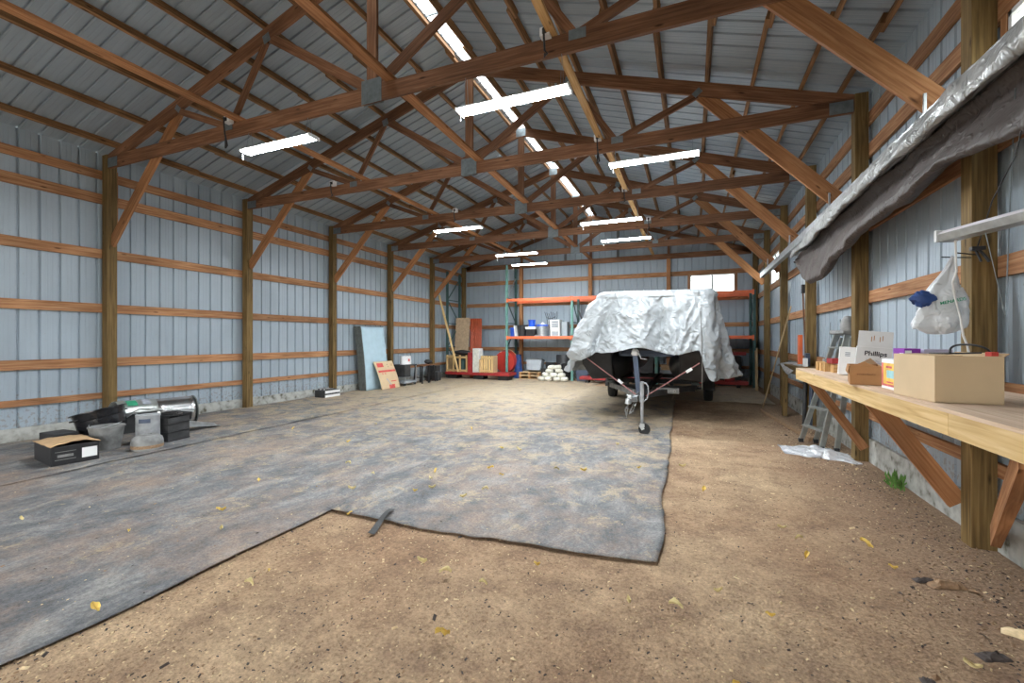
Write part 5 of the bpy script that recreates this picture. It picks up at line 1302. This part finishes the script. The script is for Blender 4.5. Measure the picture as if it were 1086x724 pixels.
# cardboard sheet with red print
t = thing('cardboard_sheet', 'flattened cardboard sheet with red print leaning on the mattress', 'cardboard', (-8.4, 10.85, 0))
def cs(u, v, off=0):
    z = .83 * v; x = -8.30 - .22 * v ** 1.6 + off; y = 10.40 + .86 * u - .12 * v
    return Vector((x, y, z))
m = MB(); m.grid(cs, 10, 16); m.build('sheet', 'cardlight', t, smooth=60, solid=.006)
def csp(u0, u1, v0, v1, mat, nm='print'):
    m = MB(); m.grid(lambda u, v: cs(u0 + (u1 - u0) * u, v0 + (v1 - v0) * v, .008), 4, 8); m.build(nm, mat, t, smooth=60)
csp(.10, .42, .80, .94, 'redink'); csp(.06, .97, .62, .69, 'redink'); csp(.42, .72, .03, .17, 'redink')
csp(.62, .64, .86, .90, 'ink'); csp(.64, .66, .78, .81, 'ink'); csp(.78, .90, .80, .92, 'redink') if False else csp(.80, .92, .82, .90, 'card')
csp(.22, .26, .54, .60, 'redink'); csp(.36, .40, .54, .60, 'redink')
for k in range(5): csp(.36 + .035 * k, .40 + .035 * k, .34 - .05 * k, .40 - .05 * k, 'greyink')
csp(.55, .85, .27, .30, 'redink', 'fine_print')
# utility cart
t = thing('utility_cart', 'low black and grey utility cart beside the cardboard sheet', 'cart', (-8.5, 11.9, 0))
m = MB(); m.box(-8.75, -8.30, 11.50, 12.15, .10, .16); m.build('lower_tray', 'greyp', t, bevel=.01)
m = MB(); m.box(-8.76, -8.30, 11.50, 11.80, .30, .66); m.build('black_bin', 'dblack', t, bevel=.015)
m = MB(); m.box(-8.75, -8.30, 11.50, 12.15, .64, .68); m.build('upper_tray', 'dblack', t, bevel=.008)
for x in (-8.73, -8.32):
    for y_ in (11.52, 12.12): m = MB(); m.box(x - .015, x + .015, y_ - .015, y_ + .015, .16, .64); m.build('leg', 'galv', t)
for x in (-8.70, -8.35):
    for y_ in (11.56, 12.10): m = MB(); m.cyl((x - .015, y_, .05), (x + .015, y_, .05), .05, n=16); m.build('caster', 'rubber', t, smooth=40)
t = thing('paper_bag', 'white bag with small red mark on top of the utility cart', 'bag', (-8.55, 11.9, .68))
m = MB(); m.grid(lambda u, v: Vector((-8.53 + (.15 * math.cos(2 * PI * u)) * (1 - .15 * v) * (1 + .15 * noise.noise(Vector((u * 6, v * 4, 1)))), 11.86 + .23 * math.sin(2 * PI * u) * (1 - .1 * v), .682 + .26 * v + .02 * math.sin(u * 20) * v)), 40, 10, wrapu=True); m.build('bag', 'white', t, smooth=50)
m = MB(); m.box(-8.378, -8.372, 11.78, 11.86, .78, .86); m.build('mark', 'redink', t)
# stools
for k, (x, y_, lab) in enumerate(((-8.40, 12.55, 'black legged stool with brown seat nearest the utility cart'), (-8.42, 13.0, 'black legged stool with brown seat beside the corner wagon'))):
    t = thing('low_stool', lab, 'stool', (x, y_, 0), 0, 'low stools at the left wall')
    m = MB(); m.box(x - .17, x + .17, y_ - .21, y_ + .21, .60, .63); m.build('seat', 'truss', t, bevel=.006)
    for a in (-1, 1):
        for b_ in (-1, 1): m = MB(); m.beam((x + a * .13, y_ + b_ * .14, .60), (x + a * .17, y_ + b_ * .19, 0), .035, .035); m.build('leg', 'black', t)
    for b_ in (-1, 1): m = MB(); m.beam((x - .155, y_ + b_ * .17, .22), (x + .155, y_ + b_ * .17, .22), .025, .025); m.build('rung', 'black', t)
m = MB(); m.grid(lambda u, v: Vector((-8.42 + .13 * math.sin(PI * v) * math.cos(2 * PI * u), 13.0 + .16 * math.sin(PI * v) * math.sin(2 * PI * u), .715 + .075 * math.cos(PI * v) + .02 * noise.noise(Vector((u * 6, v * 5, 1))))), 26, 12, wrapu=True)
tag(m.build('black_bundle', 'black', smooth=40), 'black cloth bundle on the farther low stool', 'bundle')
for k, (x, y_, s_) in enumerate(((-8.35, 13.42, .13), (-8.6, 13.65, .18))):
    t = thing('dark_case', ['small black wheeled case between the stools and wagon', 'larger black case behind the small one by the wagon'][k], 'case', (x, y_, 0))
    m = MB(); m.box(x - s_, x + s_, y_ - s_ * .8, y_ + s_ * .8, .04, .35 + .2 * k); m.build('body', 'dblack', t, bevel=.02)
    for a in (-1, 1): m = MB(); m.cyl((x + a * s_ * .7 - .02, y_ - s_ * .6, .04), (x + a * s_ * .7 + .02, y_ - s_ * .6, .04), .04, n=14); m.build('wheel', 'rubber', t, smooth=40)
# black speaker box with white end near the third left post
t = thing('striped_crate', 'small black crate with white striped end at the left wall', 'crate', (-8.6, 8.7, 0))
m = MB(); m.box(-8.80, -8.47, 8.42, 8.93, .015, .20); m.build('crate', 'dblack', t, bevel=.006)
m = MB(); m.box(-8.469, -8.455, 8.43, 8.92, .02, .085); m.build('white_panel', 'white', t)
m = MB(); m.box(-8.469, -8.455, 8.43, 8.92, .125, .19); m.build('white_panel', 'white', t)
for k in range(5): m = MB(); m.box(-8.78 + k * .06, -8.74 + k * .06, 8.5, 8.8, .2, .225); m.build('contents', 'cardwhite' if k % 2 else 'dblack', t)
m = MB(); m.box(aL - .138 + .14, aL + .012, 9.10, 9.16, 1.04, 1.16) if False else m.box(aL - .139, aL - .12, 9.19, 9.30, 1.04, 1.16)
tag(m.build('white_note', 'white'), 'small white outlet cover on the board beside the third left post', 'outlet cover')
m = MB(); m.beam((-8.78, 7.1, .01), (-8.70, 8.1, .01), .10, .02); tag(m.build('dark_strip', 'dblack'), 'thin dark strip on the floor along the left wall', 'strip')

# ------------------------------------------------------------------ junk at the near left post
t = thing('black_box', 'shallow black box with brown sagging top and white label at lower left', 'box', (-7.02, 2.96, 0))
A = T(-7.05, 2.93, .022, R(-9)) @ Matrix.Diagonal((1.08, 1.05, 1.0, 1))
m = MB(); m.box(-.30, .30, -.20, .20, 0, .215, A); m.build('body', 'black', t, bevel=.006)
m = MB(); m.grid(lambda u, v: A @ Vector((-.31 + .62 * u, -.21 + .42 * v, .222 + .035 * math.sin(PI * v) * (.3 + u) + .014 * noise.noise(Vector((u * 5, v * 5, 2))))), 24, 18); m.build('top_flap', 'cardflap', t, smooth=50, solid=.006)
m = MB(); m.box(.3005, .303, .05, .18, .05, .165, A); m.build('white_label', 'paper', t)
m = MB()
for z_ in (.15, .06): m.box(.3005, .302, -.17, 0, z_, z_ + .006, A)
m.box(.3005, .302, -.15, -.02, .09, .12, A); m.build('print', 'dustgrey', t)
# grey tank dome
t = thing('tank_base', 'rounded grey metal tank dome with faded red band on the floor', 'tank', (-6.66, 3.62, 0))
m = MB(); m.lathe([(0, .0), (.165, .0), (.172, .02), (.172, .11), (.160, .155), (.12, .185), (.09, .19), (.09, .20), (.05, .20), (.05, .185), (0, .185)], T(-6.70, 3.60, .022), 32); m.build('shell', 'dustgrey', t, smooth=45)
m = MB(); m.lathe([(.1725, .03), (.1735, .03), (.1735, .07), (.1725, .07)], T(-6.70, 3.60, .022), 32); m.build('red_band', 'chipmid', t, smooth=45)
t = thing('paint_drum', 'pale grey metal drum with blue label behind the tank dome', 'drum', (-7.05, 3.80, 0))
m = MB(); m.lathe([(0, 0), (.14, 0), (.14, .02), (.135, .03), (.135, .38), (.14, .39), (.14, .41), (.125, .41), (.125, .40), (0, .40)], T(-7.02, 3.78, .022), 32); m.build('shell', 'dustwhite', t, smooth=45)
m = MB()
m.grid(lambda u, v: Vector((-7.02 + .1365 * math.cos(-1.3 + 1.0 * u), 3.78 + .1365 * math.sin(-1.3 + 1.0 * u), .33 + .055 * v)), 12, 3); m.build('blue_label', 'winch', t)
t = thing('grey_pail', 'dirty grey plastic pail under the tilted black pot', 'pail', (-7.22, 3.42, 0))
m = MB(); m.lathe([(0, 0), (.14, 0), (.185, .28), (.195, .285), (.195, .30), (.178, .30), (.13, .02), (0, .02)], T(-7.25, 3.42, .022), 30); m.build('shell', 'dustgrey', t, smooth=45)
m = MB(); m.tube([(-7.25 + .19 * math.cos(a), 3.42 + .19 * math.sin(a) * .9, .30 + .10 * abs(math.sin(a * .5 + .6))) for a in [-2.2 + .25 * k for k in range(12)]], .004, 5); m.build('handle', 'galv', t)
t = thing('enamel_pot', 'large glossy black enamel pot lying tilted over the grey pail', 'pot', (-7.65, 3.62, .02))
A = Matrix.Translation((-7.58, 3.50, .295)) @ Matrix.Rotation(R(20), 4, 'Y') @ Matrix.Rotation(R(-22), 4, 'X')
A = Matrix.Translation((-7.90, 3.70, .15)) @ Matrix.Rotation(R(15), 4, Vector((.51, -.86, 0))) @ Matrix.Scale(1.12, 4)
m = MB(); m.lathe([(0, 0), (.20, 0), (.235, .03), (.245, .08), (.25, .17), (.256, .175), (.25, .18), (.262, .26), (.285, .265), (.285, .28), (.25, .28), (.235, .06), (.19, .015), (0, .015)], A, 44); m.build('pot_body', 'enamel', t, smooth=45)
for s_ in (-1, 1):
    m = MB(); m.tube([A @ Vector(((-.06 + .12 * k / 8), s_ * (.25 + .05 * math.sin(PI * k / 8)), .21)) for k in range(9)], .012, 8); m.build('handle', 'enamel', t, smooth=50)
m = MB(); m.box(-8.15, -7.78, 3.10, 3.36, .02, .22); tag(m.build('flat_black_box', 'black', bevel=.008), 'flat black box behind the brown topped box', 'box')
# black wire mesh crate
t = thing('mesh_crate', 'black mesh crate tangled with wire in front of the steel drum', 'crate', (-7.05, 4.05, 0))
A = T(-7.08, 4.08, .022, R(12))
m = MB()
for z_ in (0, .12, .24, .36):
    for (p, q) in (((-.18, -.17), (.18, -.17)), ((.18, -.17), (.18, .17)), ((.18, .17), (-.18, .17)), ((-.18, .17), (-.18, -.17))): m.beam(A @ Vector((p[0], p[1], z_ + .008)), A @ Vector((q[0], q[1], z_ + .008)), .012, .012)
m.build('frame', 'black', t)
m = MB()
for k in range(4):
    c = [(-.175, -.165), (.175, -.165), (.175, .165), (-.175, .165)]; p = c[k]; q = c[(k + 1) % 4]
    m._add([A @ Vector((p[0], p[1], .01)), A @ Vector((q[0], q[1], .01)), A @ Vector((q[0], q[1], .33)), A @ Vector((p[0], p[1], .33))], [(0, 1, 2, 3)])
m.build('panel', 'dblack', t, solid=.004)
m = MB()
for k in range(9):
    a = rd.uniform(0, 6.28); c = [A @ Vector((.16 * math.cos(a + j * .7) * rd.uniform(.4, 1.1), .16 * math.sin(a + j * .7) * rd.uniform(.4, 1.1), .34 + .05 * rd.random())) for j in range(6)]; m.tube(c, .006, 5)
m.build('wire_tangle', 'dblack', t, smooth=60)
# stainless drum on its side
t = thing('steel_drum', 'shiny stainless drum lying on its side by the second left post', 'drum', (-8.15, 4.75, 0))
p0, p1 = Vector((-8.16, 4.44, .262)), Vector((-8.02, 5.0, .262)); ax = (p1 - p0).normalized(); sd = ax.cross(Vector((0, 0, 1))).normalized(); up = Vector((0, 0, 1)); RD = .238
def drum(a, h, r_=RD): return p0 + ax * h + (sd * math.cos(a) + up * math.sin(a)) * r_
m = MB(); m.grid(lambda u, v: drum(2 * PI * u, .58 * v), 48, 6, wrapu=True); m.build('shell', 'chrome', t, smooth=50, solid=.006)
m = MB(); m.tube([drum(2 * PI * k / 40, .58, RD + .002) for k in range(41)], .010, 6); m.tube([drum(2 * PI * k / 40, .0, RD + .002) for k in range(41)], .008, 6); m.build('hoop', 'dgrey', t, smooth=60)
m = MB(); m.grid(lambda u, v: drum(2 * PI * u, .575, RD * (1 - v) + .001), 48, 3, wrapu=True); m.build('base_disc', 'plate', t, smooth=50)
m = MB(); m.grid(lambda u, v: drum(R(-32) + R(38) * u, .36 + .13 * v, RD + .004), 8, 3); m.build('black_label', 'black', t)
t = thing('curved_sheet', 'curved stainless sheet with green sticker lying against the steel drum', 'metal sheet', (-8.1, 4.3, 0))
def shp(u, v, r_=RD + .012, o_=0): return p0 + ax * (-.46 + .50 * v - .08 * (1 - v) * (u - .5)) + (sd * math.cos(R(15) + R(150) * u) + up * math.sin(R(15) + R(150) * u)) * (r_ + o_)
m = MB(); m.grid(lambda u, v: shp(u, v), 26, 8); m.build('sheet', 'alu', t, smooth=60, solid=.004)
m = MB(); m.grid(lambda u, v: shp(.20 + .22 * u, .22 + .26 * v, o_=.006), 6, 4); m.build('green_sticker', 'greenp', t, smooth=60)
m = MB(); m.grid(lambda u, v: shp(.22 + .25 * u, .62 + .2 * v, o_=.006), 6, 4); m.build('faded_sticker', 'greyink', t, smooth=60)
m = MB(); m.box(-.46, -.02, -.17, .17, -.30, .08, frameM(p0, (ax.x, ax.y, 0), (-ax.y, ax.x, 0)) ) ; m.v = [Vector((v.x, v.y, max(.022, v.z))) for v in m.v]; m.build('dark_filler', 'dblack', t)  # dark block added for the shade in the hollow under the sheet
m = MB(); m.grid(lambda u, v: Vector((-7.55 + .25 * v, 4.35 + .65 * u, .05 + .20 * (1 - u) * (1 - v * .6) + .02 * math.sin(v * 6))), 14, 8); tag(m.build('bent_sheet', 'galv', smooth=60, solid=.004), 'bent grey metal scrap in front of the steel drum', 'metal scrap')
m = MB(); m.tube([(-7.95, 3.95, .30), (-7.75, 4.05, .42), (-7.5, 4.3, .40), (-7.2, 4.5, .36)], .012, 6); m.tube([(-7.9, 3.9, .26), (-7.8, 4.0, .36), (-7.75, 4.15, .30)], .010, 6)
tag(m.build('bent_rod', 'galv', smooth=60), 'bent metal rod sticking up beside the curved sheet', 'rod')

# ------------------------------------------------------------------ world, camera, render look
w = bpy.data.worlds.new('World'); S.world = w; w.use_nodes = True; nt = w.node_tree
bg = nt.nodes['Background']; bg.inputs['Color'].default_value = (.90, .96, 1.0, 1); bg.inputs['Strength'].default_value = 3.6
tc = N(nt, 'ShaderNodeTexCoord'); sp = N(nt, 'ShaderNodeSeparateXYZ'); nt.links.new(tc.outputs['Generated'], sp.inputs['Vector'])
r = ramp(nt, [(.0, (.33, .33, .30)), (1, (.92, .97, 1.0)), (.49, (.45, .45, .40)), (.54, (.95, .97, .96))])
mr = N(nt, 'ShaderNodeMapRange'); mr.inputs['From Min'].default_value = -1; mr.inputs['From Max'].default_value = 1
nt.links.new(sp.outputs['Z'], mr.inputs['Value']); nt.links.new(mr.outputs['Result'], r.inputs['Fac']); nt.links.new(r.outputs['Color'], bg.inputs['Color'])

cam = bpy.data.cameras.new('camera'); co = bpy.data.objects.new('camera', cam); COL.objects.link(co)
co.location = (0, 0, 1.4727); co.rotation_euler = (PI / 2, 0, .3872); cam.sensor_width = 36; cam.lens = 36 * 468.07 / 1086; cam.shift_y = -1.95 / 1086
cam.clip_start = .05; S.camera = co
S.view_settings.view_transform = 'Standard'; S.view_settings.look = 'None'; S.view_settings.gamma = 1; S.view_settings.use_curve_mapping = False
S.view_settings.exposure = 1.3
